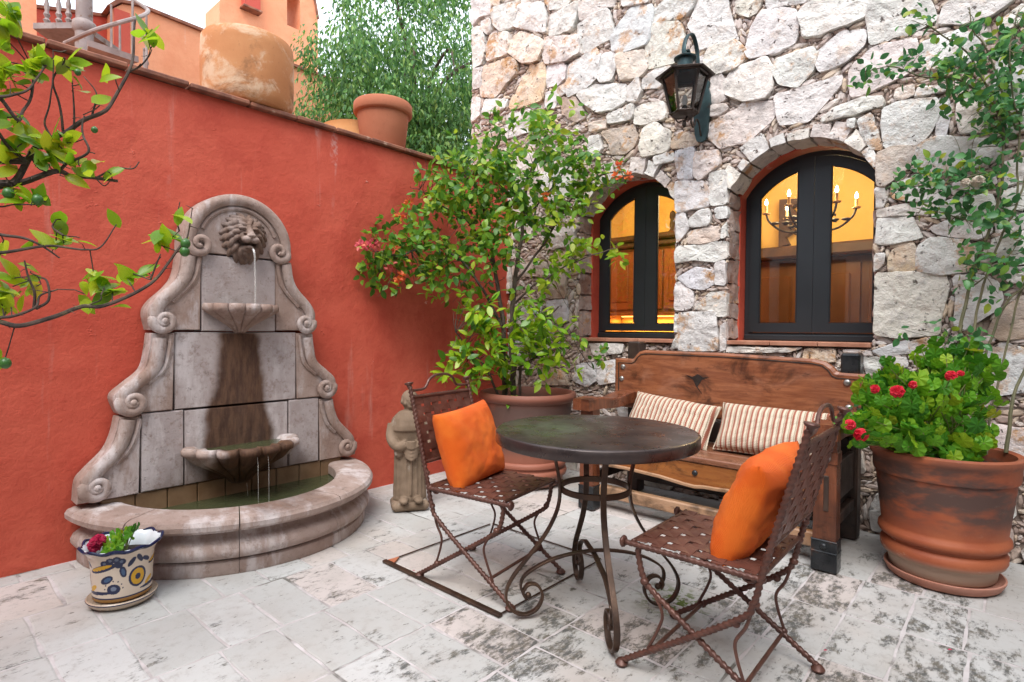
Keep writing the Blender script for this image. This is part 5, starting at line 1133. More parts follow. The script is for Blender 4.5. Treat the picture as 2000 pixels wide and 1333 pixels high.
flat = [(-1, -.3), (-.9, -.42), (.9, -.42), (1, -.3), (1, .3), (.9, .42), (-.9, .42), (-1, .3)]
LEG = [(.19, .715), (.165, .62), (.147, .52), (.155, .43), (.20, .335), (.27, .245), (.335, .165), (.362, .10), (.343, .04), (.29, .012), (.238, .03), (.214, .08), (.234, .125), (.272, .131), (.294, .10), (.282, .078)]
for k, an in enumerate((232, 316, 50, 138)):
    a = math.radians(an); ca, sa = math.cos(a), math.sin(a)
    b = MB(); b.tube(rs(crom([(r*ca, r*sa, z) for r, z in LEG], 10), .012), .0115, 8, prof=[(p_[0]*1.0, p_[1]) for p_ in flat], up=(-sa, ca, 0)); b.build('leg', MTABLE_LEG, tb, sharp=50)
    b = MB(); b.ball((.272*ca, .272*sa, .088), (.013, .013, .013), seg=10, rings=6); b.build('scroll_knob', MTABLE_LEG, tb)
b = MB(); b.tube([(.138*math.cos(t), .138*math.sin(t), .505) for t in [2*PI*i/60 for i in range(60)]], .012, 8, prof=flat, up=(0, 0, 1), closed=True); b.build('ring', MTABLE_LEG, tb, sharp=50)
for a in (math.radians(232), math.radians(316)):
    ca, sa = math.cos(a), math.sin(a); hh = .25 if a < 4.5 else .236; ar = [(-.285, .085), (-.303, .125), (-.285, .17), (-.2, .217), (-.1, hh-.008), (0, hh), (.1, hh-.008), (.2, .217), (.285, .17), (.303, .125), (.285, .085)]
    b = MB(); b.tube(rs(crom([(r*ca, r*sa, z) for r, z in ar], 10), .012), .0105, 8, prof=flat, up=(-sa, ca, 0)); b.build('arch_stretcher', MTABLE_LEG, tb, sharp=50)
# ------------------------------------------------------------------ wooden bench
def m_wood(name, c1, c2, c3, sc=(1.2, 9, 9), rough=.36):
    k = NT(name); v = k.vscale(sc); c = k.mix(k.ramp(k.noise(3, 7, .65, v, 1.2), .32, .68), c1, c2); c = k.mix(k.ramp(k.noise(2.2, 5, .6, None, .6), .5, .72, 0, .8), c, c3)
    c = k.mix(k.ramp(k.noise(3.1, 6, .7, k.vscale((1, 1.6, 1.6)), .5), .50, .66, 0, .85), c, tuple(q*.25 for q in c1)); c = k.mix(k.ramp(k.noise(14, 7, .8, k.vscale((.6, 2, 2))), .58, .70, 0, .85), c, (.025, .012, .008))
    k.color(c); k.rough(k.ramp(k.noise(6, 4), .3, .7, rough-.08, rough+.14)); k.b.inputs['Specular IOR Level'].default_value = .5; k.bump(k.noise(7, 8, .7, v), .004, .5); return k.m
MBACK = m_wood('varnished_plank', (.19, .058, .024), (.32, .115, .05), (.46, .27, .19))
MSEAT = m_wood('seat_plank', (.19, .072, .036), (.27, .115, .062), (.33, .17, .11), rough=.3)
MAPR = m_wood('honey_plank', (.25, .078, .018), (.34, .125, .03), (.11, .036, .014), rough=.3)
MLEG = m_wood('dark_oiled_wood', (.12, .036, .017), (.22, .07, .03), (.06, .024, .015), (7, 7, 1.2), .33)
MDK = m_wood('black_brown_wood', (.028, .017, .013), (.05, .03, .022), (.08, .045, .03), (7, 7, 1.2), .45)
MRAIL = m_wood('pale_worn_plank', (.34, .19, .10), (.42, .25, .15), (.36, .14, .04))
MSHOE = M('blued_iron_plate', (.022, .024, .027), (.045, .047, .05), 12, .34, .001, 60, (.10, .055, .04), 9, metal=.6)
MNAIL = M('steel_stud', (.32, .30, .28), (.45, .43, .41), 20, .35, .0006, 90, metal=.8)
bx0 = 2.15; be = empty('wooden_bench', (bx0, -.5, .009)); tag(be, 'heavy carved wooden bench with iron shod legs against the stone wall', 'bench')
T0 = lambda x, y, z: (x-bx0, y+.5, z)
def wbox(name, c, size, mat, bev=.008, parent=None): 
    b = MB(); b.box(T0(*c), size, bev=bev); return b.build(name, mat, parent or be, smooth=False)
def studs(name, c, r, ax, mat, parent):
    b = MB(); pr = [(r, 0), (r*.95, r*.28), (r*.7, r*.52), (r*.35, r*.64), (0, r*.68)]; b.lathe(pr, 14, mat=Matrix.Translation(T0(*c)) @ Matrix.Rotation(PI/2, 4, ax)); return b.build(name, mat, parent)
for x, dx in ((1.485, -1), (2.848, 1)):
    b = MB(); q = [(x-.052, 0), (x+.052, 0), (x+.046, .635), (x-.046, .635)]; b.prism([(a-bx0, z) for a, z in q], -.795+.5, -.715+.5, 'y'); lg = b.build('front_leg', MLEG, be, smooth=False)
    wbox('iron_shoe', (x, -.756, .076), (.112, .09, .15), MSHOE, .004, lg); wbox('iron_band', (x, -.756, .092), (.116, .094, .012), MSHOE, .003, lg); wbox('iron_band', (x, -.756, .148), (.116, .094, .008), MSHOE, .003, lg)
    studs('stud', (x, -.801, .122), .016, 'X', MSHOE, lg)
    wbox('iron_strap', (x, -.756, .545), (.104, .092, .06), MLEG, .004, lg)
    studs('stud', (x+.005, -.802, .545), .020, 'X', MNAIL, lg)
    wbox('slot_inlay', (x+.005, -.794, .375), (.022, .012, .17), MDK, .003, lg)
    wbox('back_leg', (x-.012*dx, -.185, .515), (.09, .10, 1.03), MDK, .008)
    wbox('post_head', (x-.012*dx, -.19, 1.0 if dx < 0 else .96), (.095, .105, .13), MSHOE if dx > 0 else MDK, .01)
    # wavy armrest
    ys_ = lin(-.86, -.215, 12); wv = [.0, .004, .006, .003, -.006, -.014, -.016, -.010, 0, .008, .012, .012, .012]
    b = MB(); V = []
    for i, y in enumerate(ys_):
        hw = .062+.004*math.sin(i)
        for a, c in ((-hw, .648+wv[i]*.5), (hw, .648+wv[i]*.5), (hw, .712+wv[i]), (hw-.01, .72+wv[i]), (-hw+.01, .72+wv[i]), (-hw, .712+wv[i])): V.append(T0(x+a, y, c-.01))
    F = []
    for i in range(12):
        for j in range(6): F.append((6*i+j, 6*i+(j+1) % 6, 6*i+6+(j+1) % 6, 6*i+6+j))
    F += [tuple(range(6)), tuple(72+j for j in range(6))[::-1]]; b.add(V, F); b.build('armrest', MLEG, be, smooth=False)
    wbox('side_panel', (x+.0, -.46, .39), (.03, .5, .20), MDK, .004); wbox('side_rail', (x, -.46, .20), (.04, .5, .06), MDK, .005)
# back board with shaped top, a touch lower at the right
def tiltz(x, z): return z-.028*(x-1.37)/1.54
top = [(1.365, .60), (1.365, .945), (1.50, .945), (1.515, .95), (1.535, .975), (1.56, 1.0), (1.60, 1.012), (2.15, 1.02), (2.66, 1.012), (2.72, 1.0), (2.755, .975), (2.775, .95), (2.79, .945), (2.915, .945), (2.915, .60)]
tp = [(x, tiltz(x, z)) for x, z in top]
b = MB(); n = len(tp); cx_, cz_ = 2.14, .8
for sg in (0,):
    ins = [(x+(.02 if x < cx_ else -.02)*.5, z+(.01 if z < cz_ else -.012)) for x, z in tp]
    V = [T0(x, -.222, z) for x, z in tp]+[T0(x, -.262, z) for x, z in tp]+[T0(x, -.272, z) for x, z in ins]
    F = [tuple(range(2*n, 3*n))[::-1], tuple(range(n))]
    for i in range(n):
        j = (i+1) % n; F += [(i, j, j+n, i+n), (i+n, j+n, j+2*n, i+2*n)]
    b.add(V, F)
bk = b.build('back_board', MBACK, be, smooth=False)
gr = [(1.40, .64), (1.40, .915), (1.505, .915), (1.53, .93), (1.55, .96), (1.575, .98), (1.61, .988), (2.15, .996), (2.65, .988), (2.705, .978), (2.735, .955), (2.755, .925), (2.78, .915), (2.88, .915), (2.88, .64)]
b = MB(); b.tube([T0(x, -.272, tiltz(x, z)) for x, z in gr], .0045, 5, up=(0, 1, 0)); b.build('groove', MDK, bk)
for x, z in ((1.435, .885), (1.425, .80), (2.83, .868), (2.84, .73)): studs('stud', (x, -.272, z), .019, 'X', MNAIL, bk)
kp = [(1.90, .862), (1.95, .85), (1.985, .872), (2.02, .852), (2.06, .858), (2.015, .838), (1.985, .79), (2.02, .74), (1.975, .79), (1.955, .832)]
b = MB(); b.prism([(x-bx0, tiltz(x, z)+.005) for x, z in kp], -.2745+.5, -.262+.5, 'y'); b.build('knot', MDK, bk, smooth=False)
wbox('lower_back_plank', (2.16, -.235, .50), (1.36, .04, .13), MDK, .006)
for k, (y0, y1) in enumerate(((-.715, -.54), (-.536, -.385), (-.381, -.24))): wbox('seat_plank', (2.165, (y0+y1)/2, .412), (1.255, y1-y0, .034), MSEAT, .006)
# apron with a scalloped lower edge
ap = [(1.54, .39), (1.54, .285), (1.72, .288), (1.95, .278), (2.10, .262), (2.17, .258), (2.22, .266), (2.30, .268), (2.5, .28), (2.7, .288), (2.795, .285), (2.795, .39)]
b = MB(); b.prism([(x-bx0, z) for x, z in ap], -.705+.5, -.67+.5, 'y'); ao = b.build('apron', MAPR, be, smooth=False)
b = MB(); V = []
lowe = [p_ for p_ in ap if p_[1] < .3]
b.tube([T0(x, -.712, z) for x, z in lowe], .011, 6, up=(0, 0, 1)); b.build('apron_bead', MRAIL, ao)
studs('stud', (2.165, -.705, .335), .017, 'X', MSHOE, ao)
wbox('stud_plate', (2.70, -.709, .372), (.03, .012, .035), MSHOE, .003, ao)
wbox('front_rail', (2.165, -.70, .115), (1.27, .05, .075), MRAIL, .008)
wbox('rear_rail', (2.165, -.24, .14), (1.27, .04, .08), MDK, .006)
wbox('under_board', (2.165, -.36, .23), (1.27, .03, .10), MDK, .006)

# ------------------------------------------------------------------ cushions
def cushion(name, label, mat, w_, h_, t_, M4, group=None, seed=0, n=30, wr=.006):
    b = MB(); V = []; F = []
    for sgn in (1, -1):
        for i in range(n+1):
            for j in range(n+1):
                u, v = -1+2*i/n, -1+2*j/n
                e = (max(0, (1-abs(u)**3.2))*max(0, (1-abs(v)**3.2)))**.42
                pin = 1-.055*(1-u*u)*abs(v)**3 if True else 1; pin2 = 1-.055*(1-v*v)*abs(u)**3
                x, z = u*w_/2*pin2, v*h_/2*pin
                y = sgn*t_/2*e+wr*noise.noise((u*2.2+seed, v*2.2, sgn*3+seed))*e*2+wr*.7*noise.noise((u*6, v*6+seed, sgn))*(.3+e)*(1 if e > 0 else 0)
                V.append((x, y, z))
    N = (n+1)**2
    for s_ in range(2):
        for i in range(n):
            for j in range(n):
                a = s_*N+i*(n+1)+j; q = (a, a+1, a+n+2, a+n+1); F.append(q if s_ else q[::-1])
    b.add(V, F); o = b.build(name, mat, None, sharp=None); o.matrix_world = M4; tag(o, label, 'cushion', group)
    if mat is not MSTR: return o
    b = MB(); ring = [(u, -1) for u in lin(-1, 1, 24)]+[(1, v) for v in lin(-1, 1, 24)][1:]+[(u, 1) for u in lin(1, -1, 24)][1:]+[(-1, v) for v in lin(1, -1, 24)][1:-1]
    b.tube([(u*w_/2*(1-.055*(1-v*v)*abs(u)**3), 0, v*h_/2*(1-.055*(1-u*u)*abs(v)**3)) for u, v in ring], .004, 6, closed=True); b.build('piping', mat, o)
    return o
def m_fab(name, c1, c2):
    k = NT(name); k.color(k.mix(k.ramp(k.noise(9, 5), .35, .65), c1, c2)); k.rough(.92); k.b.inputs['Specular IOR Level'].default_value = .15; k.b.inputs['Sheen Weight'].default_value = .05
    wv = k.n('TexWave'); wv.inputs['Scale'].default_value = 190; k.l(k.co, wv.inputs[0]); wz = k.n('TexWave', bands_direction='Z'); wz.inputs['Scale'].default_value = 190; k.l(k.co, wz.inputs[0])
    k.bump(k.math('ADD', k.math('ADD', wv.outputs[0], wz.outputs[0]), k.math('MULTIPLY', k.noise(22, 5, .7), 4)), .0018, .7); return k.m
MORG = m_fab('orange_cloth', (.78, .125, .012), (.86, .18, .022))
def m_stripe():
    k = NT('striped_weave'); sx = k.n('SeparateXYZ'); k.l(k.co, sx.inputs[0])
    zig = k.math('MULTIPLY', k.math('PINGPONG', sx.outputs[2], .006), .55)
    u = k.math('ADD', sx.outputs[0], zig); f1 = k.math('PINGPONG', u, .0155); m1 = k.ramp(f1, .0045, .0065, 1, 0); f2 = k.math('PINGPONG', k.math('ADD', u, .0105), .0155); m2 = k.ramp(f2, .0012, .0022, 1, 0)
    c = k.mix(m1, (.62, .535, .42), (.33, .12, .08)); c = k.mix(m2, c, (.28, .20, .13))
    k.color(c); k.rough(.95); k.b.inputs['Specular IOR Level'].default_value = .1
    k.bump(k.math('ADD', k.math('PINGPONG', sx.outputs[2], .004), k.math('PINGPONG', u, .005)), .6, .5); return k.m
MSTR = m_stripe()
def place(loc, rz, tilt, roll=0.): return Matrix.Translation(loc) @ Matrix.Rotation(rz, 4, 'Z') @ Matrix.Rotation(tilt, 4, 'X') @ Matrix.Rotation(roll, 4, 'Y')
# cushion local y is its thickness; tilt leans the top back (toward +y local)
c8 = math.radians(8)
cushion('orange_cushion', 'square orange cushion leaning in the chair beside the statue', MORG, .39, .37, .16, Matrix.Translation((1.725, -1.905, 0)) @ Matrix.Rotation(c8, 4, 'Z') @ Matrix.Translation((-.135, 0, .605)) @ Matrix.Rotation(math.radians(90), 4, 'Z') @ Matrix.Rotation(math.radians(-17), 4, 'X') @ Matrix.Rotation(math.radians(-5), 4, 'Y'), 'orange cushions on the chairs', 1)
cushion('orange_cushion', 'plump orange cushion in the chair nearest the camera, seen edge on', MORG, .38, .37, .15, Matrix.Translation((2.765, -1.885, 0)) @ Matrix.Rotation(math.radians(181), 4, 'Z') @ Matrix.Translation((-.128, 0, .598)) @ Matrix.Rotation(math.radians(90), 4, 'Z') @ Matrix.Rotation(math.radians(-22), 4, 'X') @ Matrix.Rotation(math.radians(4), 4, 'Y'), 'orange cushions on the chairs', 5)
cushion('striped_cushion', 'striped cream and rust cushion on the bench nearer the potted bougainvillea', MSTR, .60, .30, .16, place((1.86, -.405, .578), math.radians(-2), math.radians(-30), math.radians(5)), 'striped cushions on the bench', 9)
cushion('striped_cushion', 'striped cream and rust cushion on the bench nearer the red geranium', MSTR, .60, .30, .16, place((2.48, -.405, .578), math.radians(2), math.radians(-30), math.radians(1)), 'striped cushions on the bench', 13)

# ------------------------------------------------------------------ stone friar statue
MSTAT = M('brown_carved_stone', (.17, .115, .075), (.25, .175, .12), 7, .9, .006, 30, (.42, .37, .32), 9, t3=(.6, .72))
stt = empty('friar_statue', (.645, -1.545, .009), math.radians(-32)); tag(stt, 'weathered brown stone statue of a robed friar with folded hands', 'statue')
b = MB(); b.box((0, 0, .03), (.19, .235, .06), bev=.02); remesh(b.build('plinth', MSTAT, stt), .008, 2)
b = MB(); b.lathe([(0, .05), (.098, .05), (.102, .1), (.096, .25), (.09, .36), (.098, .44), (.11, .50), (.112, .54), (.098, .585), (.06, .62), (.0, .64)], 32, sx=.80, sy=1.02)
for k in range(9):      # robe folds
    a = -1.3+k*.33; b.tube([(.079*math.cos(a), .102*math.sin(a), .07), (.074*math.cos(a), .096*math.sin(a), .36)], .007, 6)
for s in (-1, 1):
    b.tube(crom([(0, s*.105, .54), (.03, s*.118, .46), (.075, s*.085, .41), (.098, s*.03, .425)], 6), lambda t: .036-.008*t, 10)
    for f_ in range(4): b.tube(crom([(.105, s*.028, .445-.013*f_), (.118, s*.006, .44-.013*f_), (.11, -s*.012, .445-.013*f_)], 4), .0075, 6)
    b.ball((.1, s*.046, .075), (.045, .03, .02)); b.ball((.055, s*.07, .375), (.03, .035, .045))
for k in range(4): b.tube(crom([(.088, -.05+.004*k, .42-.022*k), (.108, 0, .395-.022*k), (.088, .05-.004*k, .42-.022*k)], 5), .011, 6)
b.lathe([(.112, .5), (.121, .505), (.12, .535), (.108, .575), (.07, .615), (.03, .63)], 28, sx=.82, sy=1.02)   # cape
b.ball((.008, 0, .685), (.052, .05, .062)); b.ball((-.012, 0, .69), (.052, .056, .064)); b.ball((.058, 0, .68), (.012, .009, .016)); b.ball((.045, 0, .652), (.016, .018, .012))
for s in (-1, 1): b.ball((.05, s*.018, .697), (.008, .011, .006)); b.ball((.005, s*.052, .68), (.012, .008, .018)); b.ball((.04, s*.03, .672), (.016, .014, .016))
b.tube([(.0, 0, .62), (0, 0, .66)], .036, 10); b.tube([(.092, 0, .38), (.09, 0, .1)], .006, 6)
remesh(b.build('figure', MSTAT, stt), .0055, 2)

# ------------------------------------------------------------------ big pots
def m_big(name, c1, c2, char, pale, top=.54, amt=.88, lo=.42):
    k = NT(name); sx = k.n('SeparateXYZ'); k.l(k.co, sx.inputs[0]); Z = sx.outputs[2]
    c = k.mix(k.ramp(k.noise(4, 5), .35, .65), c1, c2)
    band = k.math('MULTIPLY', k.ramp(Z, .2, .32, 0, 1), k.ramp(Z, top-.04, top+.04, 1, .25)); f = k.math('MULTIPLY', k.ramp(k.noise(3.4, 4, .6, k.vscale((1, 1, 2.6)), .15), lo, lo+.2), band)
    c = k.mix(k.math('MULTIPLY', f, amt), c, char); c = k.mix(k.math('MULTIPLY', k.ramp(Z, .06, .10, 1, 0), .9), c, pale); c = k.mix(k.math('MULTIPLY', k.ramp(k.noise(9, 6, .7, k.vscale((1, 1, 3))), .58, .7), k.ramp(Z, .10, .2, .8, .1)), c, pale)
    k.color(c); k.rough(.62); k.bump(k.noise(40, 5), .0018); return k.m
MBIG = m_big('fired_terracotta', (.31, .070, .026), (.39, .105, .04), (.06, .042, .036), (.46, .36, .27), .54, .9, .36)
MBIG2 = m_big('dark_fired_terracotta', (.27, .085, .05), (.31, .105, .062), (.085, .058, .05), (.22, .10, .07), .60, .85, .25)
pot('terracotta_planter', 'big fire marked terracotta pot at the right holding geraniums', (3.268, -.46, .04), [(0, 0), (.196, 0), (.204, .008), (.212, .06), (.214, .066), (.234, .072), (.242, .09), (.243, .115), (.234, .13), (.222, .138), (.224, .15), (.246, .158), (.254, .172), (.252, .19), (.240, .202), (.240, .215), (.262, .40), (.266, .452), (.276, .456), (.279, .468), (.281, .522), (.287, .53), (.296, .545), (.294, .562), (.28, .57), (.262, .562), (.256, .53), (.22, .1), (0, .09)], MBIG, 72, (.252, .50))
sc = empty('pot_saucer', (3.275, -.47, .009)); tag(sc, 'shallow terracotta saucer under the geranium pot', 'saucer')
b = MB(); b.lathe([(0, 0), (.205, 0), (.215, .006), (.230, .034), (.231, .042), (.224, .044), (.214, .03), (.2, .026), (0, .026)], 64); b.build('dish', M('pink_terracotta', (.40, .17, .115), (.46, .22, .16), 6, .8, .002, 50), sc, sharp=45)
pot('terracotta_tub', 'wide dark terracotta tub in the corner holding the flowering bush', (.785, -.55, .022), [(0, 0), (.25, 0), (.262, .01), (.27, .05), (.275, .062), (.292, .07), (.298, .09), (.292, .11), (.276, .118), (.276, .135), (.292, .142), (.297, .16), (.288, .175), (.278, .18), (.30, .33), (.328, .56), (.332, .60), (.350, .612), (.364, .63), (.366, .65), (.352, .668), (.33, .668), (.315, .65), (.30, .58), (.25, .1), (0, .1)], MBIG2, 72, (.30, .585))

# ------------------------------------------------------------------ painted majolica pot
def m_majolica():
    k = NT('painted_majolica'); at = k.n('Attribute'); at.attribute_name = 'glaze'; k.color(at.outputs[0]); k.rough(.2); k.b.inputs['Specular IOR Level'].default_value = .5; return k.m
def motif(U, Z):
    """painted motifs on the unrolled pot: u in metres round it, z up"""
    col = np.tile(np.array((.66, .54, .43)), (len(U), 1)); NAVY, YEL, BLU = (.012, .018, .06), (.62, .33, .015), (.05, .10, .20)
    P_ = .24
    def ell(cx, cy, rx, ry, rot, c):
        d = (U-cx+P_/2) % P_-P_/2; e = Z-cy; ca, sa = math.cos(rot), math.sin(rot); x, y = (d*ca+e*sa)/rx, (-d*sa+e*ca)/ry; col[x*x+y*y < 1] = c
    for dx, dz in ((0, 0), (.022, .012), (.044, .014), (.06, .004), (.012, -.008), (.05, -.008)):
        ell(.03+dx, .165+dz, .015, .014, 0, NAVY)
    for dx, dz in ((0, 0), (.022, .012), (.044, .014), (.06, .004)): ell(.03+dx, .166+dz, .006, .006, 0, (.10, .13, .2))
    ell(.02, .145, .062, .014, .28, NAVY); ell(.012, .146, .047, .008, .28, YEL); ell(.095, .125, .012, .024, .2, NAVY); ell(.095, .125, .006, .015, .2, BLU)
    ell(.035, .098, .026, .015, .45, NAVY); ell(.038, .099, .015, .008, .45, BLU); ell(.15, .092, .036, .042, 0, NAVY); ell(.15, .092, .027, .033, 0, YEL); ell(.15, .092, .011, .013, 0, NAVY)
    ell(.06, .058, .025, .021, 0, NAVY); ell(.06, .06, .011, .009, 0, (.16, .19, .27)); ell(-.01, .042, .07, .007, .05, NAVY)
    ell(.125, .16, .009, .022, -.6, NAVY); ell(.155, .168, .009, .022, .6, NAVY); ell(.185, .155, .009, .02, 1.0, NAVY); ell(.205, .06, .024, .010, .5, YEL)
    for i in range(7): ell(-.03+i*.016, .126+i*.0045, .003, .003, 0, NAVY); ell(.06+.034*math.cos(PI*i/6), .06+.032*math.sin(PI*i/6), .003, .003, 0, NAVY)
    col[Z > .203] = NAVY; col[Z < .016] = (.30, .15, .04); col[(Z > .016) & (Z < .022)] = NAVY
    return col
tp_ = empty('majolica_pot', (.742, -3.118, .036), math.radians(-60)); tag(tp_, 'small blue and yellow painted ceramic pot with wavy rim', 'plant pot')
pr = [(.0, 0), (.098, 0), (.104, .006), (.108, .08), (.111, .14), (.117, .18), (.130, .203), (.142, .214)]
NP = 400; V = []; F = []
wavy = lambda a, z: 1+.035*math.cos(10*a)*max(0, (z-.15)/.064)
zz_ = [0]+list(np.linspace(.002, .214, 110)); rz_ = [0]+[float(np.interp(z, [q[1] for q in pr[1:]], [q[0] for q in pr[1:]])) for z in zz_[1:]]
UV = []
for i in range(NP+1):
    a = 2*PI*i/NP
    for r, z in zip(rz_, zz_): q = r*wavy(a, z); V.append((q*math.cos(a), q*math.sin(a), z+.006*math.cos(10*a)*max(0, (z-.18)/.034))); UV.append((a*.1146, z))
m_ = len(zz_)
for i in range(NP):
    for j in range(m_-1): F.append((i*m_+j, (i+1)*m_+j, (i+1)*m_+j+1, i*m_+j+1))
me = bpy.data.meshes.new('glazed_body'); me.from_pydata(V, [], F); UV = np.array(UV); cc = motif(UV[:, 0], UV[:, 1]); ca_ = me.color_attributes.new('glaze', 'FLOAT_COLOR', 'POINT')
ca_.data.foreach_set('color', np.concatenate([cc, np.ones((len(cc), 1))], 1).astype(np.float32).ravel())
me.materials.append(m_majolica()); me.polygons.foreach_set('use_smooth', [True]*len(me.polygons)); link('glazed_body', me, tp_)
b = MB(); b.lathe([(.142, .214), (.138, .217), (.126, .206), (.113, .18), (.106, .15), (.0, .148)], 96, rmod=lambda a, z, j: wavy(a, z)); b.build('white_lining', M('white_glaze', (.66, .70, .74), (.72, .75, .78), 5, .15, 0), tp_)
b = MB(); b.tube([(r*math.cos(a), r*math.sin(a), .2155+.006*math.cos(10*a)) for a, r in [(2*PI*i/96, .1405*(1+.035*math.cos(20*PI*i/96))) for i in range(96)]], .006, 6, closed=True); b.build('blue_rim', M('navy_glaze', (.010, .016, .05), (.016, .022, .07), 9, .15, 0), tp_)
b = MB(); b.lathe([(0, .163), (.05, .166), (.109, .160)], 30); b.build('soil', MSOIL, tp_)
s_ = empty('painted_saucer', (.742, -3.118, .009)); tag(s_, 'cream glazed saucer with blue line under the painted pot', 'saucer')
b = MB(); b.lathe([(0, 0), (.105, 0), (.12, .012), (.126, .028), (.122, .032), (.112, .024), (0, .022)], 56); b.build('dish', M('cream_glaze', (.45, .34, .25), (.52, .41, .31), 9, .25, .001, 40), s_)
b = MB(); b.tube([(.1245*math.cos(a), .1245*math.sin(a), .026) for a in [2*PI*i/56 for i in range(56)]], .0028, 5, closed=True); b.build('blue_line', bpy.data.materials['navy_glaze'], s_)

# ------------------------------------------------------------------ lantern
MVERD = M('verdigris_iron', (.022, .045, .05), (.045, .085, .09), 9, .5, .001, 60, (.06, .03, .022), 12, metal=.4)
MLANT = M('lantern_brown_iron', (.035, .026, .022), (.06, .042, .034), 9, .5, .001, 60, metal=.4)
ln = empty('wall_lantern', (1.885, -.04, 2.46)); tag(ln, 'dark iron hexagonal lantern on a scrolled bracket above the windows', 'lantern')
pl = [(0, -.02), (.03, -.01), (.045, .04), (.05, .12), (.062, .22), (.058, .29), (.045, .335), (.055, .37), (.03, .40), (0, .41)]
poly = pl+[(-x, z) for x, z in pl[::-1][1:-1]]
b = MB(); b.prism(poly, -.012, .01, 'y'); b.build('wall_plate', MVERD, ln, smooth=False)
cy = -.27
arm = [(0, -.01, .30), (0, -.05, .36), (0, -.075, .48), (0, -.10, .58), (0, -.16, .64), (0, -.235, .61), (0, -.285, .53), (0, -.285, .465), (0, -.245, .445), (0, -.215, .475), (0, -.225, .51), (0, -.25, .51)]
b = MB(); b.tube(rs(crom(arm, 10), .01), .011, 8, prof=[(p_[0]*1.2, p_[1]) for p_ in flat], up=(1, 0, 0)); b.build('scroll_arm', MVERD, ln, sharp=50)
lo2 = [(0, -.012, .02), (0, -.05, .10), (0, -.09, .11), (0, -.11, .07), (0, -.14, .045), (0, -.17, .07), (0, -.16, .11), (0, -.19, .125), (0, -.22, .10), (0, -.25, .06), (0, -.27, .04)]
b = MB(); b.tube(crom(lo2, 6), .006, 6); b.ball((0, -.27, .03), (.014, .014, .022)); b.tube(crom([(-.06, -.27, .075), (-.04, -.27, .05), (0, -.27, .055), (.04, -.27, .05), (.06, -.27, .075)], 5), .005, 5); b.build('lower_scroll', MLANT, ln)
hx = lambda r, z, k, off=PI/6: Vector((r*math.cos(off+k*PI/3), cy+r*math.sin(off+k*PI/3), z))
zt, zb, rt1, rb1 = .335, .095, .142, .085
for k in range(6):
    b = MB(); b.tube([hx(rt1, zt, k), hx(rb1, zb, k)], .0085, 4); b.build('corner_bar', MLANT, ln, smooth=False)
    b = MB(); b.tube([hx(rb1, zb, k), hx(rb1, zb, k+1)], .008, 4); b.tube([hx(rt1, zt, k), hx(rt1, zt, k+1)], .008, 4); b.build('frame_rail', MLANT, ln, smooth=False)
    b = MB(); q = [hx(rb1*.97, zb, k), hx(rb1*.97, zb, k+1), hx(rt1*.97, zt, k+1), hx(rt1*.97, zt, k)]; b.add([tuple(v) for v in q], [(0, 1, 2, 3)]); b.build('pane', MGLASS, ln, smooth=False, fix=False)
b = MB(); V = []
for r, z in ((.185, .33), (.188, .337), (.10, .375), (.05, .395), (.05, .39), (.09, .368), (.17, .33)):
    V += [tuple(hx(r, z, k)) for k in range(6)]
F = [(6*i+k, 6*i+(k+1) % 6, 6*i+6+(k+1) % 6, 6*i+6+k) for i in range(6) for k in range(6)]+[(36+k, 36+(k+1) % 6, (k+1) % 6, k) for k in range(6)]
b.add(V, F); b.build('roof', MLANT, ln, smooth=False)
Lm = Matrix.Translation((0, cy, 0))
b = MB(); b.lathe([(.048, .385), (.048, .44), (.07, .445), (.072, .452), (.055, .462), (.02, .475), (.008, .49), (0, .50)], 20, mat=Lm); b.build('chimney_cap', MVERD, ln, sharp=40)
b = MB(); b.lathe([(0, .085), (.085, .09), (.085, .096), (0, .096)], 6, mat=Lm); b.lathe([(0, .096), (.02, .096), (.018, .14), (.014, .145), (0, .145)], 12, mat=Lm); b.build('lamp_holder', MLANT, ln, smooth=False)
b = MB(); b.lathe([(0, .145), (.014, .15), (.02, .18), (.012, .21), (0, .22)], 12, mat=Lm); b.build('bulb', M('frosted_bulb', (.7, .7, .68), (.75, .75, .73), 5, .2, 0), ln)

# ------------------------------------------------------------------ hatch set in the floor
ha = empty('floor_hatch', (1.615, -1.775, .009)); tag(ha, 'square iron framed hatch let into the floor under the chair by the statue', 'hatch')
for nm, c, s_ in (('frame_bar', (0, -.375, .004), (.78, .024, .012)), ('frame_bar', (-.378, 0, .002), (.008, .72, .006)), ('frame_bar', (0, .375, .002), (.75, .008, .006)), ('frame_bar', (.378, 0, .002), (.008, .72, .006))):
    b = MB(); b.box(c, s_, bev=.002); b.build(nm, MTABLE_LEG, ha, smooth=False)
b = MB(); b.prism([(-.38, -.36), (-.33, -.36), (-.37, -.30)], .002, .008, 'z'); b.build('corner_plate', MTERRA, ha, smooth=False)
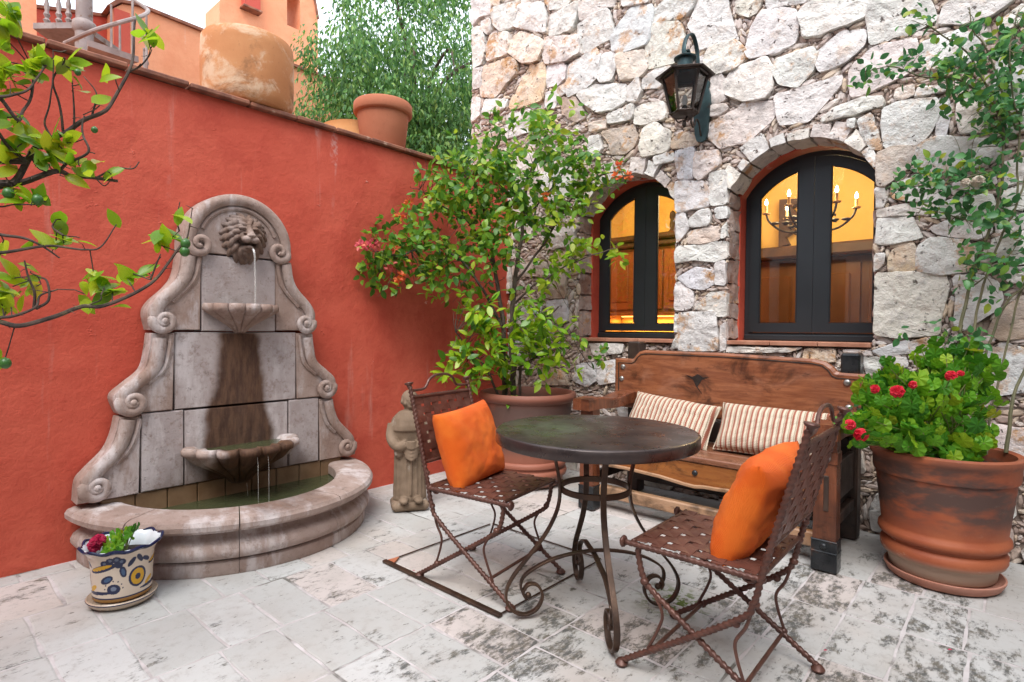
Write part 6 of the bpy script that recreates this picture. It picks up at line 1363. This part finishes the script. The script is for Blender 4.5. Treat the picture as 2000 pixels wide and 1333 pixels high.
# ------------------------------------------------------------------ leaves
CAMP = Vector((3.51, -3.78, 1.15))
def leaf_mesh(name, mat, wr=.45, fold=.10, curl=.2, seg=6, wave=0., tip=1.0):
    V = []; F = []
    for i in range(seg+1):
        t = i/seg; hw = wr/2*math.sin(PI*min(1, t**.85))**.75 if 0 < t < 1 else 0.012
        if t > .7: hw *= 1-(t-.7)*.5*tip
        z = -curl*t*t; wv = wave*math.sin(t*9)
        V += [(-hw, t, z+fold*hw*2+wv), (0, t, z), (hw, t, z+fold*hw*2-wv)]
    for i in range(seg):
        a = 3*i; F += [(a, a+1, a+4, a+3), (a+1, a+2, a+5, a+4)]
    b = MB(); b.add(V, F); return b.mesh(name, mat, True, False)
def geranium_mesh(name, mat, seed):
    r_ = random.Random(seed); nr, ns = 3, 42; V = [(0, 0, 0)]; F = []
    for i in range(1, nr+1):
        for j in range(ns):
            a = -PI/2+.25+(2*PI-.5)*j/(ns-1); lob = 1+.10*abs(math.sin(a*3.5+.6))+.035*math.sin(a*21); r = .5*i/nr*(lob if i == nr else 1+(lob-1)*.5)
            z = .13*(r*2)**2+.035*math.sin(a*7)*(r*2)-.05*(r*2)**4; V.append((r*math.cos(a), r*math.sin(a), z))
    for j in range(ns-1): F.append((0, 1+j, 2+j))
    for i in range(nr-1):
        for j in range(ns-1): q = 1+i*ns+j; F.append((q, q+ns, q+ns+1, q+1))
    b = MB(); b.add(V, F); return b.mesh(name, mat, True, False)
def frame(p, d, n_, s):
    d = d.normalized(); x = d.cross(n_); x = x.normalized() if x.length > 1e-4 else d.orthogonal().normalized(); n2 = x.cross(d)
    return Matrix(((x.x*s, d.x*s, n2.x*s, p.x), (x.y*s, d.y*s, n2.y*s, p.y), (x.z*s, d.z*s, n2.z*s, p.z), (0, 0, 0, 1)))
def put_leaves(parent, specs, meshes, rnd, limit=295, name='leaf', rest='small_leaves'):
    """specs: (pos, dir, normal, size). The largest in view are parts of their own; the rest one mesh"""
    specs = sorted(specs, key=lambda q: -q[3]/max(.1, (q[0]-CAMP).length)); inv = Matrix.Translation(-Vector(parent.location))
    for p, d, n_, s in specs[:limit]:
        o = bpy.data.objects.new(name, rnd.choice(meshes)); COL.objects.link(o); o.parent = parent; o.matrix_local = inv @ frame(p, d, n_, s)
    if len(specs) > limit:
        me = meshes[0]; co = np.empty(len(me.vertices)*3, np.float32); me.vertices.foreach_get('co', co); co = co.reshape(-1, 3); fa = [tuple(q.vertices) for q in me.polygons]
        Vs = []; Fs = []; n0 = 0
        for p, d, n_, s in specs[limit:]:
            m_ = np.array(inv @ frame(p, d, n_, s)); Vs.append(co @ m_[:3, :3].T+m_[:3, 3]); Fs += [tuple(i+n0 for i in f) for f in fa]; n0 += len(co)
        m2 = bpy.data.meshes.new(rest); m2.from_pydata(np.concatenate(Vs).tolist(), [], Fs); m2.materials.append(me.materials[0]); m2.polygons.foreach_set('use_smooth', [True]*len(m2.polygons))
        o = link(rest, m2, parent); o['kind'] = 'stuff'
def rv(r, s=1.): return Vector((r.gauss(0, s), r.gauss(0, s), r.gauss(0, s)))
def branches(parent, B, mat, r, name='branches', n=7, jit=.004):
    b = MB(); L = Vector(parent.location)
    for ra, rb, P in B:
        pts = crom([Vector(p)-L for p in P], 7); pts = [p+Vector((noise.noise(p*9+L), noise.noise(p*9+Vector((5, 0, 0))), noise.noise(p*9+Vector((0, 7, 0)))))*jit for p in pts]
        b.tube(pts, lambda t: ra+(rb-ra)*t, n)
    return b.build(name, mat, parent, fix=False)

# lime tree reaching in from the left
MLIME = m_leaf('lime_leaves', [(0, (.14, .32, .012)), (.3, (.30, .50, .015)), (.6, (.46, .61, .02)), (.85, (.58, .67, .03)), (.95, (.14, .30, .03)), (1, (.66, .52, .02))], .55, .32, .6)
MLBARK = M('lime_bark', (.045, .03, .024), (.10, .066, .05), 30, .8, .002, 120, (.16, .13, .06), 22)
lt = empty('lime_tree', LIME_T[0][:2]+(0,)); tag(lt, 'lime tree branches with bright leaves reaching in from the left', 'tree')
r5 = random.Random(31)
tx_, ty_, tz_ = LIME_T[0]
b = MB(); b.tube(crom([(0, 0, 0), (.01, -.02, .5), (-.01, .01, .95), (0, 0, tz_)], 6), lambda t: .04*(1-.4*t), 10)
for ra, rb, P in LIME_B:
    p0 = Vector(P[0])
    if (p0-Vector(LIME_T[0])).length < .75 and ra > .0045: q = p0-Vector(lt.location); b.tube(crom([(0, 0, min(tz_, max(.6, q.z-.1))), (q.x*.5, q.y*.5, q.z-.02), tuple(q)], 5), lambda t: .018*(1-t)+ra*t, 7)
b.build('trunk', MLBARK, lt)
branches(lt, LIME_B, MLBARK, r5, 'branch', 7, .006)
lm_ = [leaf_mesh('lime_leaf', MLIME, .50, .10, .12), leaf_mesh('lime_leaf', MLIME, .46, .16, .28), leaf_mesh('lime_leaf', MLIME, .55, .06, .02, wave=.01)]
sp_ = []
allb = [Vector(p) for _, _, P in LIME_B for p in crom(P, 4)]
for c, n in LIME_C:
    c = Vector(c); nb = min(allb, key=lambda q: (q-c).length)
    base = nb.lerp(c, .5)
    for k in range(n+2 if n > 2 else n):
        p = base+rv(r5, .008); d = (c-nb)*8+rv(r5, .55)+Vector((0, 0, .25)); d = d.normalized(); nn = Vector((0, 0, 1))+rv(r5, .5)+(CAMP-c).normalized()*.5
        sp_.append((c+rv(r5, .014)-d*.02, d, nn, r5.uniform(.045, .072)))
put_leaves(lt, sp_, lm_, r5)
tw = MB(); L0 = Vector(lt.location)
for c, n in LIME_C:
    c = Vector(c); nb = min(allb, key=lambda q: (q-c).length)
    if .012 < (c-nb).length < .14: tw.tube([nb-L0, nb.lerp(c, .6)-L0+rv(r5, .003), c-L0], .0016, 5)
for k in range(46):       # thorns and bare twigs
    q = r5.choice(allb); d = rv(r5).normalized()*r5.uniform(.012, .05); tw.tube([q-L0, q+d*.5+rv(r5, .003)-L0, q+d-L0], lambda t: .0013*(1-.6*t), 4)
tw.build('twigs', MLBARK, lt, fix=False)['kind'] = 'stuff'
MFRUIT = M('lime_fruit_skin', (.030, .11, .018), (.055, .16, .03), 6, .35, .0006, 200, spec=.5)
for i, p in enumerate(LIME_F):
    b = MB(); s = .013 if i not in (4, 5) else .008; b.ball((0, 0, 0), (s, s, s*1.12), seg=14, rings=10); b.ball((0, 0, s*1.12), (s*.2, s*.2, s*.12), seg=8, rings=4); o = b.build('lime', MFRUIT, lt); o.location = Vector(p)-L0

# bougainvillea and the leafy shrub sharing the corner tub
MBOUG = m_leaf('bougainvillea_leaves', [(0, (.06, .19, .022)), (.4, (.13, .31, .028)), (.75, (.24, .43, .032)), (.93, (.40, .53, .04)), (1, (.52, .58, .04))], .45, .4)
MYG = m_leaf('young_leaves', [(0, (.12, .28, .02)), (.4, (.26, .43, .02)), (.8, (.42, .55, .035)), (1, (.52, .58, .06))], .45, .35, .5)
MSHR = m_leaf('shrub_leaves', [(0, (.07, .22, .02)), (.3, (.19, .40, .018)), (.65, (.34, .53, .02)), (1, (.48, .60, .03))], .45, .35, .55)
bo = empty('bougainvillea', (.72, -.56, .60)); tag(bo, 'tall bougainvillea with pink and orange bracts in the corner tub', 'plant')
sh = empty('leafy_shrub', (.86, -.60, .60)); tag(sh, 'low bright green shrub at the foot of the bougainvillea', 'plant')
r6 = random.Random(41)
branches(bo, [q for i, q in enumerate(BOUG_B) if i not in (8, 9, 10)], MBARK, r6, 'stems', 7, .012); branches(sh, [BOUG_B[i] for i in (8, 9, 10)], MBARK, r6, 'stems', 7, .01)
def blobspecs(Bl, r, smin, smax, up_=.55, out=.5, flatd=1., mul=1.):
    S = []
    for c, R_, n in Bl:
        c = Vector(c); ngr = max(1, int(n*mul/6)); cs = [c+rv(r, R_*.5) for _ in range(ngr)]
        for k in range(int(n*mul)):
            g_ = cs[k % ngr]; p = g_+rv(r, .018); d = (p-g_).normalized()*.7+rv(r, .5)+Vector((0, 0, -.12)); nn = Vector((0, 0, up_))+rv(r, .45)+(CAMP-p).normalized()*out
            S.append((p, d, nn, r.uniform(smin, smax)))
    return S
def twigs(parent, Bl, B, r, mat, per=6, rad=.0022):
    pts = [Vector(p) for _, _, P in B for p in crom(P, 5)]; b = MB(); L = Vector(parent.location)
    for c, R_, n in Bl:
        for k in range(max(2, int(per*R_/.15))):
            e = Vector(c)+rv(r, R_*.6); q = min(pts, key=lambda z: (z-e).length); mid = q.lerp(e, .5)+rv(r, .02); b.tube(crom([q-L, mid-L, e-L], 4), lambda t: rad*(1.3-.8*t), 4)
    o = b.build('twigs', mat, parent, fix=False); o['kind'] = 'stuff'
dl = [leaf_mesh('bougainvillea_leaf', MBOUG, .58, .08, .2, 4)]; yl = [leaf_mesh('young_leaf', MYG, .5, .1, .15, 5), leaf_mesh('young_leaf', MYG, .46, .15, .3, 5)]
put_leaves(bo, blobspecs(BOUG_D, r6, .044, .074, mul=1.4), dl, r6, 190); put_leaves(bo, blobspecs(BOUG_Y, r6, .055, .092, mul=1.9), yl, r6, 105, rest='young_small_leaves')
twigs(bo, BOUG_D, BOUG_B[:8], r6, MBARK); twigs(sh, SHRUB_L, [BOUG_B[i] for i in (0, 1, 8, 9, 10)], r6, MBARK, 7)
sl = [leaf_mesh('shrub_leaf', MSHR, .44, .12, .2, 5), leaf_mesh('shrub_leaf', MSHR, .48, .06, .05, 5)]
put_leaves(sh, blobspecs(SHRUB_L, r6, .065, .10, .7, .35, mul=1.25), sl, r6)
MBR = [m_leaf('pink_bracts', [(0, (.75, .10, .16)), (.5, (.82, .18, .20)), (1, (.85, .26, .16))], .4, .6), m_leaf('orange_bracts', [(0, (.80, .15, .04)), (.5, (.85, .22, .05)), (1, (.82, .16, .10))], .4, .6)]
for p, kd in BOUG_F:
    b = MB(); 
    for k in range(11):
        d = rv(r6).normalized(); n_ = rv(r6); V, F = leafverts(d*.008, d, n_, r6.uniform(.026, .04), r6.uniform(.022, .032), .2, .1); b.add([tuple(v) for v in V], F)
    o = b.build('flower', MBR[kd], bo, fix=False); o.location = Vector(p)-Vector(bo.location)

# geranium and climbing rose in the right pot
MGER = m_leaf('geranium_leaves', [(0, (.05, .20, .018)), (.35, (.11, .33, .018)), (.7, (.20, .44, .02)), (.93, (.34, .53, .025)), (1, (.46, .46, .03))], .4, .5, .35)
ge = empty('geranium', (3.25, -.5, .52)); tag(ge, 'bushy green geranium with scarlet flowers in the big right pot', 'plant')
r7 = random.Random(53); gm = [geranium_mesh('geranium_leaf', MGER, k) for k in range(3)]; sp_ = []; cen = Vector((3.24, -.48, .62)); stm = MB(); L0 = Vector(ge.location)
for c, R_, n in GER:
    c = Vector(c)
    for k in range(int(n*2.3)):
        p = c+rv(r7, R_*.46)
        if p.z < .63 and (p-Vector((3.268, -.46, p.z))).length > .29: continue; out = (p-cen).normalized(); nn = out*.8+Vector((0, 0, .75))+(CAMP-p).normalized()*.45+rv(r7, .3)
        d = nn.orthogonal(); d = (Vector((0, 0, -1))+rv(r7, .5)); sp_.append((p, d, nn, r7.uniform(.044, .078)))
        if k % 2 == 0: b0_ = Vector((3.25+r7.uniform(-.1, .1), -.46+r7.uniform(-.1, .1), .54)); stm.tube(crom([b0_-L0, b0_.lerp(p, .5)+Vector((0, 0, .03))-L0, p-L0-nn.normalized()*.004], 4), .0024, 5)
put_leaves(ge, sp_, gm, r7, 299)
stm.build('stems', m_leaf('geranium_stems', [(0, (.12, .2, .04)), (1, (.25, .2, .08))], .1), ge, fix=False)
MSCAR = m_leaf('scarlet_petals', [(0, (.60, .003, .018)), (.5, (.72, .008, .035)), (1, (.78, .02, .06))], .3, .55)
def floret(b, c, nn, s, r):
    n_ = nn.normalized(); u_ = n_.orthogonal().normalized(); w_ = n_.cross(u_); a0 = r.uniform(0, 6)
    for k in range(5):
        a = a0+2*PI*k/5; d = u_*math.cos(a)+w_*math.sin(a); V, F = leafverts(c, d+n_*.25, n_, s, s*.95, .1, .25); b.add([tuple(v) for v in V], F)
def head(parent, p, s, nn, mat, r, nf=9):
    b = MB()
    for k in range(nf): q = (nn.normalized()*.7+rv(r, .6)).normalized(); floret(b, q*s*.5, q, s*.62, r)
    o = b.build('flower', mat, parent, fix=False); o.location = Vector(p)-Vector(parent.location); return o
for p, s in GERF:
    q = Vector(p); head(ge, p, .036*s, (CAMP-q).normalized()+Vector((0, 0, .4)), MSCAR, r7)
MROSE = m_leaf('rose_leaves', [(0, (.04, .14, .045)), (.4, (.065, .23, .07)), (.75, (.11, .31, .08)), (.93, (.22, .38, .04)), (1, (.36, .40, .03))], .4, .4)
ro = empty('climbing_rose', (3.33, -.40, .52)); tag(ro, 'climbing rose with thin canes spreading up the stone wall at right', 'plant')
r8 = random.Random(67)
MCANE = M('rose_cane', (.10, .10, .05), (.17, .15, .08), 12, .7, .001, 60, (.14, .09, .06), 9)
branches(ro, ROSE_B, MCANE, r8, 'canes', 7, .01)
rl_ = [leaf_mesh('rose_leaf', MROSE, .62, .08, .15, 5), leaf_mesh('rose_leaf', MROSE, .56, .14, .25, 5)]
put_leaves(ro, blobspecs(ROSE_L, r8, .028, .054, .5, .6, mul=1.3), rl_, r8); twigs(ro, ROSE_L, ROSE_B, r8, MCANE, 9, .0014)
MPALE = m_leaf('cream_petals', [(0, (.70, .58, .46)), (1, (.78, .68, .58))], .4, .6)
for p, s in zip(ROSE_F, (.9, .65)): head(ro, p, .038*s, (CAMP-Vector(p)).normalized(), MPALE, r8, 12)
# geranium in the painted pot
sg = empty('small_geranium', (.742, -3.118, .20)); tag(sg, 'small geranium with one crimson bloom in the painted pot', 'plant')
r9 = random.Random(71); st_ = MB(); sp_ = []
rgt = Vector((.745, .666, 0)); fwd_ = Vector((-.666, .745, 0))
for dx, dz, df in ((-.03, .055, 0), (-.01, .075, .02), (.015, .09, .02), (-.045, .075, .03), (-.03, .095, .05), (.0, .11, .04), (.02, .125, .03), (.045, .135, .02), (-.055, .045, -.02), (-.02, .05, -.04), (.0, .06, -.03), (-.06, .065, .01), (-.035, .035, -.05), (.01, .04, -.05), (-.015, .085, 0), (.03, .115, .0), (-.05, .095, .03)):
    p = Vector((.742, -3.118, .195))+rgt*dx+fwd_*df+Vector((0, 0, dz*.8)); sp_.append((p, Vector((0, 0, -1))+rv(r9, .6), Vector((0, 0, .8))+(CAMP-p).normalized()*.6+rv(r9, .35), r9.uniform(.038, .055)))
    st_.tube([rgt*.01+rv(r9, .006)-Vector((0, 0, .03)), (p-Vector(sg.location))*.6+Vector((0, 0, -.005)), p-Vector(sg.location)], .0018, 5)
put_leaves(sg, sp_, gm, r9); st_.build('stems', bpy.data.materials['geranium_stems'], sg, fix=False)
MCRIM = m_leaf('crimson_petals', [(0, (.45, .004, .05)), (.5, (.55, .01, .08)), (1, (.6, .02, .10))], .3, .55)
for dx, dz in ((-.105, .02), (-.085, .045), (-.095, .035)):
    p = Vector((.742, -3.118, .215))+rgt*dx-fwd_*.02+Vector((0, 0, dz)); head(sg, p, .034, (CAMP-p).normalized()+Vector((0, 0, .5)), MCRIM, r9)
# fallen petals
for i, ((x, y), lab) in enumerate((((2.86, -1.50), 'fallen pink petal on the paving behind the near chair'), ((3.02, -1.55), 'fallen pink petal beside the far foot of the near chair'), ((3.35, -1.24), 'fallen pink petal on the pale paving at far right'), ((1.42, -2.13), 'fallen red petal on the iron hatch bar'))):
    b = MB(); V, F = leafverts(Vector((0, 0, .006)), Vector((1, .3, .1)), Vector((0, 0, 1)), .014, .010, .2, -.2); b.add([tuple(v) for v in V], F); o = b.build('petal', MCRIM, None, fix=False); o.location = (x, y, .009); tag(o, lab, 'petal', 'fallen petals')
